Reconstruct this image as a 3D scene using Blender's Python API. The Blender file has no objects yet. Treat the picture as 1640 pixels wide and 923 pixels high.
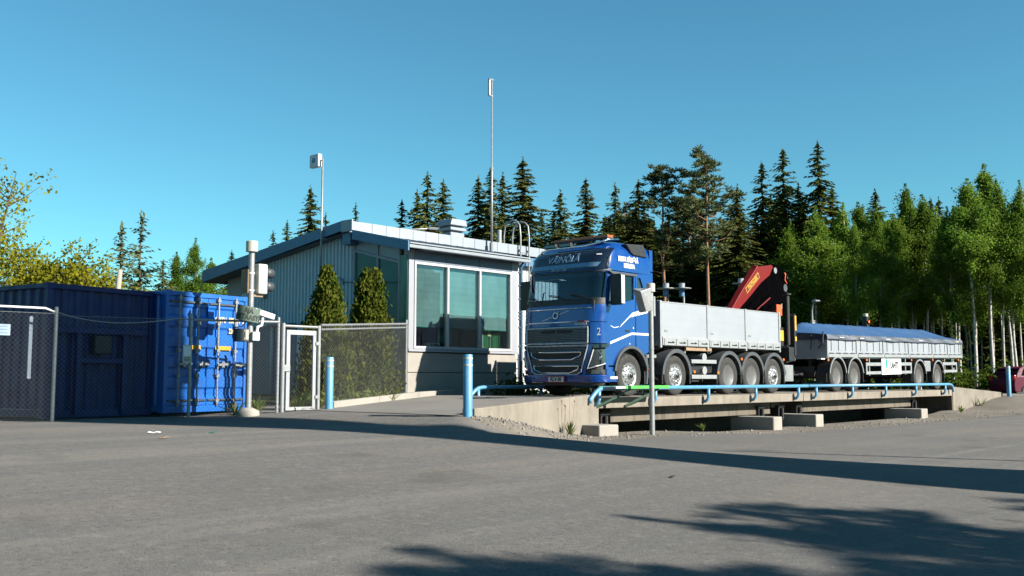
import bpy, bmesh, math, random
import numpy as np
from mathutils import Vector, Matrix, geometry
random.seed(7); np.random.seed(7)
R = math.radians
SC = bpy.context.scene
COL = SC.collection

# ------------------------------------------------------------------ camera, sky, sun, exposure
cam_d = bpy.data.cameras.new("camera"); cam = bpy.data.objects.new("camera", cam_d); COL.objects.link(cam)
cam_d.lens = 35.0; cam_d.sensor_width = 36.0; cam_d.clip_end = 6000.0; cam_d.clip_start = 0.1
cam.location = (0, 0, 1.25)
cam.rotation_euler = (R(90 + 5.2), 0, R(42.43 - 90))
SC.camera = cam

SUN_EL = 28.5; SUN_S = 0.27                      # sun stands over (SUN_S, -1) in plan
w = bpy.data.worlds.new("World"); SC.world = w; w.use_nodes = True
wn = w.node_tree.nodes; wl = w.node_tree.links
bg = wn["Background"]
sky = wn.new("ShaderNodeTexSky"); sky.sky_type = 'NISHITA'; sky.sun_disc = False
sky.sun_elevation = R(SUN_EL); sky.sun_rotation = math.atan2(SUN_S, -1.0)
sky.altitude = 0; sky.air_density = 1.0; sky.dust_density = 0.0; sky.ozone_density = 2.0
tint = wn.new("ShaderNodeMixRGB"); tint.blend_type = 'MULTIPLY'; tint.inputs[0].default_value = 1.0
tint.inputs[2].default_value = (0.46, 0.965, 0.975, 1)
wl.new(sky.outputs[0], tint.inputs[1]); wl.new(tint.outputs[0], bg.inputs[0])
bg.inputs[1].default_value = 0.050

sun_d = bpy.data.lights.new("sun", 'SUN'); sun = bpy.data.objects.new("sun", sun_d); COL.objects.link(sun)
sun_d.energy = 5.0; sun_d.angle = R(0.5); sun_d.color = (1.0, 0.94, 0.84)
_h = Vector((SUN_S, -1, 0)).normalized() * math.cos(R(SUN_EL)); SUNV = Vector((_h.x, _h.y, math.sin(R(SUN_EL))))
sun.rotation_euler = SUNV.to_track_quat('Z', 'Y').to_euler()
SC.view_settings.view_transform = 'Standard'; SC.view_settings.look = 'None'
SC.view_settings.gamma = 1.0; SC.view_settings.exposure = 1.55
SC.view_settings.use_curve_mapping = False
SC.cycles.max_bounces = 6; SC.cycles.transparent_max_bounces = 12

# ------------------------------------------------------------------ helpers
def tag(o, label=None, cat=None, group=None, kind=None):
    if label: o['label'] = label
    if cat: o['category'] = cat
    if group: o['group'] = group
    if kind: o['kind'] = kind
    return o
def empty(name, loc, rz=0, label=None, cat=None, group=None):
    o = bpy.data.objects.new(name, None); COL.objects.link(o)
    o.location = loc; o.rotation_euler = (0, 0, rz); o.empty_display_size = .2
    return tag(o, label, cat, group)
def link_mesh(name, me, parent=None, loc=None, rot=None):
    o = bpy.data.objects.new(name, me); COL.objects.link(o)
    if parent: o.parent = parent
    if loc is not None: o.location = loc
    if rot is not None: o.rotation_euler = rot
    return o
def copy_tree(o, parent=None):
    c = o.copy(); COL.objects.link(c)
    if parent: c.parent = parent
    for ch in o.children: copy_tree(ch, c)
    return c

class MB:
    def __init__(s): s.v = []; s.f = []
    def add(s, vs, fs):
        b = len(s.v); s.v += [tuple(p) for p in vs]; s.f += [tuple(i + b for i in f) for f in fs]; return s
    def box(s, x0, x1, y0, y1, z0, z1):
        return s.add([(x0,y0,z0),(x1,y0,z0),(x1,y1,z0),(x0,y1,z0),(x0,y0,z1),(x1,y0,z1),(x1,y1,z1),(x0,y1,z1)],
              [(0,3,2,1),(4,5,6,7),(0,1,5,4),(1,2,6,5),(2,3,7,6),(3,0,4,7)])
    def obox(s, c, ax, ay, az, hx, hy, hz):
        c = Vector(c); ax = Vector(ax).normalized()*hx; ay = Vector(ay).normalized()*hy; az = Vector(az).normalized()*hz
        P = [c+i*ax+j*ay+k*az for k in (-1,1) for j in (-1,1) for i in (-1,1)]
        return s.add(P, [(0,2,3,1),(4,5,7,6),(0,1,5,4),(1,3,7,5),(3,2,6,7),(2,0,4,6)])
    def beam(s, p, q, wd, ht, up=(0,0,1)):
        p = Vector(p); q = Vector(q); d = q-p; up = Vector(up); sd = d.cross(up)
        if sd.length < 1e-6: sd = d.cross(Vector((1,0,0)))
        u2 = sd.cross(d)
        return s.obox((p+q)/2, d, sd, u2, d.length/2, wd/2, ht/2)
    def tube(s, pts, r, n=8, cap=True):
        pts = [Vector(p) for p in pts]; rs = r if isinstance(r, (list, tuple)) else [r]*len(pts)
        b = len(s.v); ref = None
        for i, p in enumerate(pts):
            d = (pts[min(i+1, len(pts)-1)] - pts[max(i-1, 0)]).normalized()
            if ref is None:
                ref = Vector((0,0,1)) if abs(d.z) < .9 else Vector((1,0,0))
            a = d.cross(ref).normalized(); c = a.cross(d).normalized(); ref = c
            for k in range(n):
                t = 2*math.pi*k/n
                s.v.append(tuple(p + (a*math.cos(t) + c*math.sin(t))*rs[i]))
        m = len(pts)
        for i in range(m-1):
            for k in range(n):
                k2 = (k+1) % n
                s.f.append((b+i*n+k, b+(i+1)*n+k, b+(i+1)*n+k2, b+i*n+k2))
        if cap:
            s.f.append(tuple(b+k for k in range(n))); s.f.append(tuple(b+(m-1)*n+k for k in reversed(range(n))))
        return s
    def lathe(s, prof, n=24, o=(0,0,0), axis='z', close=False):
        # prof: list of (r, h)
        b = len(s.v)
        for (r, h) in prof:
            for k in range(n):
                t = 2*math.pi*k/n; a, c = r*math.cos(t), r*math.sin(t)
                if axis == 'z': p = (o[0]+a, o[1]+c, o[2]+h)
                elif axis == 'y': p = (o[0]+a, o[1]+h, o[2]+c)
                else: p = (o[0]+h, o[1]+a, o[2]+c)
                s.v.append(p)
        m = len(prof)
        for i in range(m-1 if not close else m):
            j = (i+1) % m
            for k in range(n):
                k2 = (k+1) % n
                s.f.append((b+i*n+k, b+i*n+k2, b+j*n+k2, b+j*n+k))
        if not close:
            s.f.append(tuple(b+k for k in reversed(range(n)))); s.f.append(tuple(b+(m-1)*n+k for k in range(n)))
        return s
    def prism(s, poly, a, b, axis='y', holes=()):
        # poly in the two axes left; extruded from a to b along axis
        def P(q, h):
            return {'y': (q[0], h, q[1]), 'x': (h, q[0], q[1]), 'z': (q[0], q[1], h)}[axis]
        loops = [list(poly)] + [list(h) for h in holes]
        flat = [q for l in loops for q in l]; n = len(flat); base = len(s.v)
        s.v += [P(q, a) for q in flat] + [P(q, b) for q in flat]
        if holes or len(poly) > 4:
            tris = geometry.tessellate_polygon([[Vector((q[0], q[1], 0)) for q in l] for l in loops])
        else:
            tris = [tuple(range(len(poly)))]
        for t in tris:
            s.f.append(tuple(base+i for i in t)); s.f.append(tuple(base+n+i for i in reversed(t)))
        o = 0
        for l in loops:
            m = len(l)
            for i in range(m):
                j = (i+1) % m
                s.f.append((base+o+i, base+o+j, base+n+o+j, base+n+o+i))
            o += m
        return s
    def grid(s, nx, ny, fn):
        b = len(s.v)
        for j in range(ny+1):
            for i in range(nx+1): s.v.append(tuple(fn(i/nx, j/ny)))
        for j in range(ny):
            for i in range(nx):
                q = b+j*(nx+1)+i; s.f.append((q, q+1, q+nx+2, q+nx+1))
        return s
    def shell(s, nx, ny, fo, fi):
        # closed slab between the outer sheet fo(s,t) and the inner sheet fi(s,t)
        b = len(s.v); N = (nx+1)*(ny+1)
        s.grid(nx, ny, fo)
        for j in range(ny+1):
            for i in range(nx+1): s.v.append(tuple(fi(i/nx, j/ny)))
        for j in range(ny):
            for i in range(nx):
                q = b+N+j*(nx+1)+i; s.f.append((q, q+nx+1, q+nx+2, q+1))
        ring = [i for i in range(nx+1)] + [j*(nx+1)+nx for j in range(1, ny+1)] + [ny*(nx+1)+i for i in range(nx-1, -1, -1)] + [j*(nx+1) for j in range(ny-1, 0, -1)]
        for k in range(len(ring)):
            a, c = ring[k], ring[(k+1) % len(ring)]
            s.f.append((b+c, b+a, b+N+a, b+N+c))
        return s
    def mesh(s, name, m, smooth=False):
        me = bpy.data.meshes.new(name); me.from_pydata(s.v, [], s.f)
        bm = bmesh.new(); bm.from_mesh(me); bmesh.ops.recalc_face_normals(bm, faces=bm.faces); bm.to_mesh(me); bm.free()
        if m is not None: me.materials.append(m)
        if smooth: me.polygons.foreach_set('use_smooth', [True]*len(me.polygons))
        me.update(); return me
    def build(s, name, m, parent=None, bev=0, smooth=False, label=None, cat=None, group=None, kind=None, loc=None, rot=None, auto=None):
        me = s.mesh(name, m, smooth or auto is not None)
        if auto is not None: me.set_sharp_from_angle(angle=R(auto))
        o = link_mesh(name, me, parent, loc, rot)
        if bev:
            md = o.modifiers.new("bevel", 'BEVEL'); md.width = bev; md.segments = 2; md.limit_method = 'ANGLE'; md.angle_limit = R(35)
        return tag(o, label, cat, group, kind)

def text(body, size, m, parent, loc, rot, name='lettering', align='CENTER', shear=0.0, xs=1.0, ext=.004, bold=0.0, label=None):
    cu = bpy.data.curves.new(name, 'FONT'); cu.body = body; cu.size = size; cu.align_x = align; cu.align_y = 'CENTER'
    cu.shear = shear; cu.extrude = ext; cu.resolution_u = 3; cu.offset = bold
    o = bpy.data.objects.new(name + '_tmp', cu); COL.objects.link(o)
    dg = bpy.context.evaluated_depsgraph_get()
    me = bpy.data.meshes.new_from_object(o.evaluated_get(dg)); bpy.data.objects.remove(o)
    me.name = name
    if xs != 1.0: me.transform(Matrix.Diagonal((xs, 1, 1, 1)))
    me.materials.clear(); me.materials.append(m)
    q = link_mesh(name, me, parent, loc, rot)
    if label: q['label'] = label
    return q
SIDE = (R(90), 0, 0)             # lettering read by someone looking along +Y
FRONT = (R(90), 0, R(-90))       # lettering read by someone looking along +X

# ------------------------------------------------------------------ materials
MATS = {}
K = 0.66                                          # one exposure-matched scale for all paint and stone colours
def sock(n, k): return n.inputs[k]
def mat(name, col, rough=.6, metal=0.0, var=.12, vs=6.0, bump=0.0, bs=60.0, coat=0.0, dirt=None, dirt_amt=.0, ds=2.0,
        spec=.5, world=False, streak=None, streak_amt=0.0, flake=0.0):
    m = bpy.data.materials.new(name); m.use_nodes = True; nt = m.node_tree; N = nt.nodes; L = nt.links
    b = N["Principled BSDF"]; MATS[name] = m
    b.inputs['Roughness'].default_value = rough; b.inputs['Metallic'].default_value = metal
    b.inputs['Coat Weight'].default_value = coat; b.inputs['Coat Roughness'].default_value = .06
    b.inputs['Specular IOR Level'].default_value = spec
    if world: g = N.new('ShaderNodeNewGeometry'); co = g.outputs['Position']
    else: t = N.new('ShaderNodeTexCoord'); co = t.outputs['Object']
    def noise(scale, det=4, vec=None, rgh=.6):
        n = N.new('ShaderNodeTexNoise'); n.inputs['Scale'].default_value = scale; n.inputs['Detail'].default_value = det
        n.inputs['Roughness'].default_value = rgh
        L.new(vec or co, n.inputs['Vector']); return n.outputs['Fac']
    def ramp(f, a, c, lo=0., hi=1.):
        r = N.new('ShaderNodeMapRange'); r.inputs[1].default_value = a; r.inputs[2].default_value = c
        r.inputs[3].default_value = lo; r.inputs[4].default_value = hi; L.new(f, r.inputs[0]); return r.outputs[0]
    def mix(f, a, c):
        x = N.new('ShaderNodeMixRGB')
        L.new(f, x.inputs[0]) if not isinstance(f, float) else setattr(x.inputs[0], 'default_value', f)
        for i, q in ((1, a), (2, c)):
            if isinstance(q, tuple): x.inputs[i].default_value = (*q[:3], 1)
            else: L.new(q, x.inputs[i])
        return x.outputs[0]
    c3 = tuple(c*K for c in col[:3])
    streak = tuple(c*K for c in streak) if streak else None; dirt = tuple(c*K for c in dirt) if dirt else None
    if metal > .5: c3 = tuple(col[:3])
    cc = mix(ramp(noise(vs), .3, .7), tuple(x*(1-var) for x in c3), tuple(min(1, x*(1+var)) for x in c3))
    if streak is not None:
        mp = N.new('ShaderNodeMapping'); mp.inputs['Scale'].default_value = (5.0, 5.0, .35); L.new(co, mp.inputs['Vector'])
        cc = mix(ramp(noise(1.0, 5, mp.outputs[0], .7), .48, .72, 0., streak_amt), cc, tuple(streak))
    if dirt is not None:
        cc = mix(ramp(noise(ds, 6, None, .7), .5, .72, 0., dirt_amt), cc, tuple(dirt))
    L.new(cc, b.inputs['Base Color'])
    rr = ramp(noise(vs*1.7), .3, .7, max(0.02, rough-.08), min(1, rough+.08)); L.new(rr, b.inputs['Roughness'])
    if bump:
        bp = N.new('ShaderNodeBump'); bp.inputs['Strength'].default_value = 1.0; bp.inputs['Distance'].default_value = bump
        L.new(noise(bs, 5), bp.inputs['Height']); L.new(bp.outputs[0], b.inputs['Normal'])
    return m
def glass(name, tintc, refl=.12, rough=.01):
    m = bpy.data.materials.new(name); m.use_nodes = True; nt = m.node_tree; N = nt.nodes; L = nt.links; MATS[name] = m
    N.remove(N["Principled BSDF"]); out = N["Material Output"]
    tr = N.new('ShaderNodeBsdfTransparent'); gl = N.new('ShaderNodeBsdfGlossy'); gl.inputs['Roughness'].default_value = rough
    t = N.new('ShaderNodeTexCoord'); n = N.new('ShaderNodeTexNoise'); n.inputs['Scale'].default_value = 1.3; L.new(t.outputs['Object'], n.inputs['Vector'])
    x = N.new('ShaderNodeMixRGB'); x.inputs[1].default_value = (*[c*.93 for c in tintc], 1); x.inputs[2].default_value = (*tintc, 1)
    L.new(n.outputs['Fac'], x.inputs[0]); L.new(x.outputs[0], tr.inputs['Color'])
    lw = N.new('ShaderNodeLayerWeight'); lw.inputs['Blend'].default_value = .5
    pw = N.new('ShaderNodeMath'); pw.operation = 'POWER'; pw.inputs[1].default_value = 4.0; L.new(lw.outputs['Facing'], pw.inputs[0])
    mr = N.new('ShaderNodeMapRange'); mr.inputs[3].default_value = refl; mr.inputs[4].default_value = 1.0; L.new(pw.outputs[0], mr.inputs[0])
    ms = N.new('ShaderNodeMixShader'); L.new(mr.outputs[0], ms.inputs[0]); L.new(tr.outputs[0], ms.inputs[1]); L.new(gl.outputs[0], ms.inputs[2])
    L.new(ms.outputs[0], out.inputs['Surface']); return m
KF = 0.95
def foliage(name, col, col2, trans=.3, var=.35, scale=.6):
    m = bpy.data.materials.new(name); m.use_nodes = True; nt = m.node_tree; N = nt.nodes; L = nt.links; MATS[name] = m
    N.remove(N["Principled BSDF"]); out = N["Material Output"]
    t = N.new('ShaderNodeTexCoord'); n = N.new('ShaderNodeTexNoise'); n.inputs['Scale'].default_value = scale; n.inputs['Detail'].default_value = 3
    L.new(t.outputs['Object'], n.inputs['Vector'])
    x = N.new('ShaderNodeMixRGB'); x.inputs[1].default_value = (*col, 1); x.inputs[2].default_value = (*col2, 1)
    r = N.new('ShaderNodeMapRange'); r.inputs[1].default_value = .35; r.inputs[2].default_value = .65; L.new(n.outputs['Fac'], r.inputs[0]); L.new(r.outputs[0], x.inputs[0])
    oi = N.new('ShaderNodeObjectInfo'); hs = N.new('ShaderNodeHueSaturation')
    v1 = N.new('ShaderNodeMapRange'); v1.inputs[3].default_value = KF*(1-var); v1.inputs[4].default_value = KF*(1+var); L.new(oi.outputs['Random'], v1.inputs[0])
    L.new(v1.outputs[0], hs.inputs['Value']); L.new(x.outputs[0], hs.inputs['Color'])
    d = N.new('ShaderNodeBsdfDiffuse'); tl = N.new('ShaderNodeBsdfTranslucent'); ms = N.new('ShaderNodeMixShader'); ms.inputs[0].default_value = trans
    L.new(hs.outputs[0], d.inputs[0]); L.new(hs.outputs[0], tl.inputs[0]); L.new(d.outputs[0], ms.inputs[1]); L.new(tl.outputs[0], ms.inputs[2])
    L.new(ms.outputs[0], out.inputs['Surface']); return m
def emit(name, col, st):
    m = bpy.data.materials.new(name); m.use_nodes = True; b = m.node_tree.nodes["Principled BSDF"]; MATS[name] = m
    b.inputs['Base Color'].default_value = (*col, 1); b.inputs['Emission Color'].default_value = (*col, 1); b.inputs['Emission Strength'].default_value = st
    return m

M_conc = mat('concrete', (.245,.215,.175), .9, var=.16, vs=1.6, bump=.004, bs=30, dirt=(.10,.085,.065), dirt_amt=.55, ds=1.1, world=True, streak=(.12,.10,.075), streak_amt=.45)
M_conc_l = mat('concrete_light', (.33,.305,.27), .88, var=.06, vs=3, bump=.002, bs=50, dirt=(.2,.18,.15), dirt_amt=.4, ds=.9, world=True)
M_conc_d = mat('concrete_weathered', (.15,.125,.095), .92, var=.2, vs=1.5, bump=.004, bs=30, world=True, streak=(.05,.04,.03), streak_amt=.85, dirt=(.07,.06,.045), dirt_amt=.5)
M_blue = mat('truck_paint_blue', (.0004,.052,.27), .26, metal=.1, var=.05, vs=3, coat=.8, dirt=(.02,.07,.22), dirt_amt=.12, ds=3)
M_navy = mat('glossy_black_paint', (.006,.010,.022), .15, var=.1, coat=1.0)
M_plastic = mat('grey_plastic', (.055,.062,.068), .55, var=.15, bump=.0006, bs=300)
M_plasticd = mat('dark_plastic', (.009,.0095,.011), .5, var=.2)
M_black = mat('chassis_black', (.005,.005,.006), .65, var=.3, dirt=(.03,.026,.02), dirt_amt=.5)
M_rubber = mat('tyre_rubber', (.024,.0235,.022), .88, var=.2, vs=9, bump=.001, bs=120, dirt=(.065,.06,.052), dirt_amt=.6, ds=4)
M_rim = mat('wheel_alloy', (.36,.36,.37), .34, metal=.75, var=.15, dirt=(.10,.09,.08), dirt_amt=.6, ds=6)
M_rimd = mat('shaded_dusty_rim', (.20,.195,.19), .45, metal=.5, var=.2, dirt=(.08,.07,.06), dirt_amt=.7, ds=5)  # dusty alloy, base darkened for the shade inside the deep dish
M_chrome = mat('chrome', (.75,.76,.78), .1, metal=1.0, var=.03)
M_alu = mat('aluminium_side', (.31,.335,.37), .5, metal=.1, var=.03, vs=1.2, dirt=(.29,.30,.31), dirt_amt=.35, ds=.8, streak=(.33,.34,.35), streak_amt=.3)
M_alu2 = mat('aluminium_bar', (.40,.41,.42), .42, metal=.35, var=.06, dirt=(.22,.21,.2), dirt_amt=.3)
M_galv = mat('galvanised_steel', (.33,.34,.345), .5, metal=.45, var=.14, vs=14, dirt=(.2,.2,.19), dirt_amt=.4, ds=5)
M_wire = mat('fence_wire', (.17,.175,.18), .6, metal=.2, var=.25, vs=3)
M_tarp = mat('blue_tarpaulin', (.032,.098,.235), .55, var=.12, vs=1.2, bump=.03, bs=2.2, dirt=(.10,.13,.17), dirt_amt=.5, ds=.9)
M_tarpd = mat('dusty_tarpaulin_skirt', (.095,.115,.145), .7, var=.2, vs=1.6, bump=.02, bs=3.5, dirt=(.17,.155,.125), dirt_amt=.8, ds=.8)
M_tarpn = mat('navy_tarpaulin', (.012,.018,.045), .6, var=.2, bump=.02, bs=4)
M_rail = mat('rail_blue', (.085,.30,.50), .45, var=.08, dirt=(.32,.36,.38), dirt_amt=.35, ds=5, streak=(.24,.20,.15), streak_amt=.12)
M_white = mat('white_paint', (.72,.73,.74), .45, var=.04)
M_offw = mat('cream_plastic', (.52,.49,.41), .5, var=.06)
M_yellow = mat('yellow_paint', (.62,.36,.02), .5, var=.08)
M_orange = mat('orange_lens', (.75,.16,.01), .3, var=.05)
M_jet = mat('oily_black_steel', (.002,.002,.0025), .6, var=.3, spec=.0)
M_red = mat('crane_red', (.17,.005,.003), .5, var=.1, coat=.0, spec=.2)
M_hiviz = mat('fluorescent_red', (.85,.11,.02), .5, var=.05)
M_green = mat('green_paint', (.08,.42,.07), .5, var=.1)
M_greend = mat('dark_green_sign', (.022,.075,.042), .5, var=.1)
M_ink = mat('black_ink', (.01,.01,.01), .6, var=.1)
M_cont = mat('container_blue', (.002,.125,.52), .45, var=.14, vs=1.2, bump=.003, bs=5, dirt=(.05,.045,.06), dirt_amt=.55, ds=4.5, streak=(.04,.14,.40), streak_amt=.5)
M_contd = mat('dark_container_blue', (.002,.012,.105), .5, var=.15, vs=2, dirt=(.03,.016,.014), dirt_amt=.6, ds=3, spec=.3, streak=(.01,.03,.12), streak_amt=.5)
M_clad = mat('blue_grey_cladding', (.54,.65,.70), .5, var=.03, vs=.7, world=True, dirt=(.22,.28,.32), dirt_amt=.3)
M_roofs = mat('roof_sheet_metal', (.32,.35,.385), .42, metal=.3, var=.05, vs=.8, world=True, dirt=(.23,.25,.27), dirt_amt=.45, ds=1.3)
M_fascia = mat('white_fascia', (.29,.33,.37), .45, var=.04, vs=1.3)
M_verge = mat('blue_verge_board', (.06,.18,.32), .5, var=.05)
M_panel = mat('pale_wall_panel', (.30,.31,.345), .5, var=.03, vs=1.0, world=True)
M_panelb = mat('slate_and_eave_shade', (.12,.15,.20), .5, var=.05, world=True)
M_frame = mat('white_window_frame', (.48,.49,.51), .4, var=.03)
M_wood = mat('raw_timber', (.30,.20,.12), .8, var=.25, vs=5)
M_teal = mat('teal_board', (.003,.115,.095), .4, var=.15, vs=.9, coat=.1, spec=.3)
M_greenp = mat('green_corner_panel', (.03,.16,.12), .4, var=.2, vs=.8, coat=.1)
M_blind = mat('roller_blind', (.15,.215,.22), .8, var=.22, vs=1.3, streak=(.10,.16,.17), streak_amt=.6)
M_room = mat('room_wall', (.10,.30,.24), .8, var=.1, vs=1)
M_roomd = mat('dark_furniture', (.02,.03,.05), .6, var=.2)
M_skin = mat('skin', (.42,.24,.16), .55, var=.06)
M_shirt = mat('dark_shirt', (.03,.03,.04), .9, var=.1)
M_redcloth = mat('dark_red_seat', (.10,.01,.015), .9, var=.1)
M_carpaint = mat('shaded_maroon', (.10,.004,.024), .55, metal=.0, var=.05, coat=.0, spec=.2)  # maroon darkened to carry the tree shade over the car
M_gwin = glass('window_glass', (.84,.94,.93), .11)
M_gtruck = glass('truck_glass', (.66,.76,.80), .06)
M_lens = glass('headlight_lens', (.75,.8,.85), .10)
M_lampglass = mat('headlight_reflector', (.12,.13,.14), .2, metal=.8, var=.3, vs=20)
M_amber = emit('lit_amber_lamp', (1.0, .25, .03), 2.0)
M_bark = mat('spruce_bark', (.09,.065,.05), .95, var=.3, vs=4, bump=.02, bs=12)
M_pinebark = mat('pine_bark', (.26,.135,.075), .95, var=.3, vs=3, bump=.02, bs=10)
M_birchbark = mat('birch_bark', (.50,.48,.44), .85, var=.08, vs=3, dirt=(.04,.035,.03), dirt_amt=1.0, ds=3.2)
F_spruce = foliage('spruce_needles', (.044,.058,.014), (.095,.098,.026), .15, .35, .5)
F_pine = foliage('pine_needles', (.050,.064,.026), (.105,.115,.045), .2, .25, .6)
F_birch = foliage('birch_leaves', (.074,.140,.018), (.145,.215,.03), .5, .25, .5)
F_maple = foliage('budding_leaves', (.115,.135,.012), (.22,.205,.018), .42, .2, .8)
F_thuja = foliage('thuja_scales', (.024,.042,.007), (.075,.082,.012), .10, .1, 2.6)
F_weed = foliage('weed_leaves', (.06,.10,.02), (.16,.17,.05), .3, .2, 3)
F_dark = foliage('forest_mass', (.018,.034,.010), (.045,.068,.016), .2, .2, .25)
F_under = foliage('undergrowth_leaves', (.020,.045,.008), (.065,.085,.013), .3, .2, .4)
# ------------------------------------------------------------------ ground and road
def sm(a, b, x):
    t = max(0., min(1., (x-a)/(b-a))); return t*t*(3-2*t)
def lerp_pts(P, x):
    if x <= P[0][0]: return P[0][1]
    for (a, b), (c, d) in zip(P, P[1:]):
        if x <= c: return b + (d-b)*(x-a)/(c-a)
    return P[-1][1]
def wall_line(u): return lerp_pts([(13.2,13.0),(18.1,13.9),(41.1,13.9),(44.4,12.95)], u)
def ramp_z(u):
    if u < 18.1: return max(.46, .81-.047*(18.1-u))
    if u > 41.1: return max(.55, .81-.045*(u-41.1))
    return .80
def outside_z(u, v):
    h = .49*sm(1, 13, v)*(1-sm(10.3, 15.5, u))
    if 9 < u < 18.2:
        mo = .56*(1-sm(12.9, 17.4, u)); wv = sm(wall_line(u)-1.25, wall_line(u)-.05, v)*sm(11.9, 12.9, u)
        if mo > h: h += (mo-h)*wv
    h -= .16*sm(19.5, 24, u)*(1-sm(37, 41, u))*sm(9.5, 12.8, v)
    if u > 40: h = max(h, .52*sm(41.4, 44.5, u)*sm(8.0, 12.6, v))
    return h
def ground_z(u, v):
    o = outside_z(u, v); vl = wall_line(u)
    if u < 12.9: return o + (ramp_z(u)-o)*sm(12.0+(12.9-u)*1.6, 13.2+(12.9-u)*3.0, v)
    if v <= vl+(.2 if u < 41.1 else .32): return o
    if 17.95 < u < 41.3:
        if v < 17.75: return o - .4*sm(vl+.15, vl+.8, v)
        return .76
    return ramp_z(u)
m_ground = bpy.data.materials.new('gravel_ground'); m_ground.use_nodes = True
def ground_mat(m, asphalt):
    nt = m.node_tree; N = nt.nodes; L = nt.links; b = N["Principled BSDF"]
    g = N.new('ShaderNodeNewGeometry'); pos = g.outputs['Position']
    def noise(s, det=5, vec=None, rg=.6):
        n = N.new('ShaderNodeTexNoise'); n.inputs['Scale'].default_value = s; n.inputs['Detail'].default_value = det; n.inputs['Roughness'].default_value = rg
        L.new(vec or pos, n.inputs['Vector']); return n.outputs['Fac']
    def rng(f, a, c, lo=0., hi=1.):
        r = N.new('ShaderNodeMapRange'); r.inputs[1].default_value = a; r.inputs[2].default_value = c; r.inputs[3].default_value = lo; r.inputs[4].default_value = hi
        L.new(f, r.inputs[0]); return r.outputs[0]
    def mix(f, a, c, bt='MIX'):
        x = N.new('ShaderNodeMixRGB'); x.blend_type = bt
        if isinstance(f, float): x.inputs[0].default_value = f
        else: L.new(f, x.inputs[0])
        for i, q in ((1, a), (2, c)):
            if isinstance(q, tuple): x.inputs[i].default_value = (*q, 1)
            else: L.new(q, x.inputs[i])
        return x.outputs[0]
    if asphalt:
        mp = N.new('ShaderNodeMapping'); mp.inputs['Rotation'].default_value = (0, 0, R(3)); mp.inputs['Scale'].default_value = (.07, .95, 1.0); L.new(pos, mp.inputs['Vector'])
        trk = noise(1.0, 4, mp.outputs[0])                      # wheel tracks and swept dust, running along the yard
        c = mix(rng(noise(.22, 6, None, .65), .38, .62), (.090,.081,.071), (.149,.131,.111))
        c = mix(rng(trk, .40, .56, 0., .8), c, (.082,.081,.080))
        c = mix(rng(trk, .55, .66, 0., .75), c, (.162,.145,.124))
        sp = rng(noise(140, 2), .35, .68); c = mix(.38, c, mix(sp, (.034,.034,.034), (.225,.215,.2)))
        c = mix(rng(noise(45, 3, None, .8), .63, .74, 0., .5), c, (.2,.19,.175))
        c = mix(rng(noise(19, 4, None, .85), .30, .47, .75, 0.), c, (.030,.029,.027))          # coarse stones and pits
        c = mix(rng(noise(8, 6, None, .85), .52, .70, 0., .6), c, (.205,.185,.165))
        c = mix(rng(noise(.75, 4, None, .5), .62, .72, 0., .45), c, (.055,.052,.048))         # old oil stains
        wp = N.new('ShaderNodeMixRGB'); wp.inputs[0].default_value = .35; L.new(pos, wp.inputs[1])
        nv = N.new('ShaderNodeTexNoise'); nv.inputs['Scale'].default_value = .35; nv.inputs['Detail'].default_value = 8; nv.inputs['Roughness'].default_value = .7; L.new(pos, nv.inputs['Vector'])
        sc = N.new('ShaderNodeVectorMath'); sc.operation = 'SCALE'; sc.inputs['Scale'].default_value = 9.0; L.new(nv.outputs['Color'], sc.inputs[0]); L.new(sc.outputs[0], wp.inputs[2])
        vo = N.new('ShaderNodeTexVoronoi'); vo.feature = 'DISTANCE_TO_EDGE'; vo.inputs['Scale'].default_value = .22; L.new(wp.outputs[0], vo.inputs['Vector'])
        cm_ = N.new('ShaderNodeMath'); cm_.operation = 'MULTIPLY'; L.new(rng(vo.outputs['Distance'], .002, .006, .55, 0.), cm_.inputs[0]); L.new(rng(noise(.16, 3), .50, .60), cm_.inputs[1])
        c = mix(cm_.outputs[0], c, (.05,.047,.043))                                          # hairline cracks, only in places
        bp_h = noise(60, 5, None, .8); dist = .010
    else:
        c = mix(rng(noise(.5, 6), .35, .65), (.122,.106,.086), (.178,.157,.132))
        c = mix(rng(noise(14, 5, None, .75), .5, .7, 0., .6), c, (.073,.063,.053))
        c = mix(rng(noise(60, 3), .55, .7, 0., .5), c, (.225,.205,.185))
        sx = N.new('ShaderNodeSeparateXYZ'); L.new(pos, sx.inputs[0])
        far = N.new('ShaderNodeMath'); far.operation = 'ADD'; L.new(sx.outputs[1], far.inputs[0])
        wob = rng(noise(.25, 5), .2, .8, -4., 4.); L.new(wob, far.inputs[1])
        grass = mix(rng(noise(1.5, 5), .4, .6), (.023,.033,.01), (.06,.053,.023))
        c = mix(rng(far.outputs[0], 19.5, 22.5), c, grass)
        bp_h = noise(28, 6, None, .75); dist = .03
    L.new(c, b.inputs['Base Color']); b.inputs['Roughness'].default_value = .93; b.inputs['Specular IOR Level'].default_value = .25
    bp = N.new('ShaderNodeBump'); bp.inputs['Distance'].default_value = dist; L.new(bp_h, bp.inputs['Height']); L.new(bp.outputs[0], b.inputs['Normal'])
ground_mat(m_ground, False)
m_asph = bpy.data.materials.new('worn_asphalt'); m_asph.use_nodes = True; ground_mat(m_asph, True)

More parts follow.
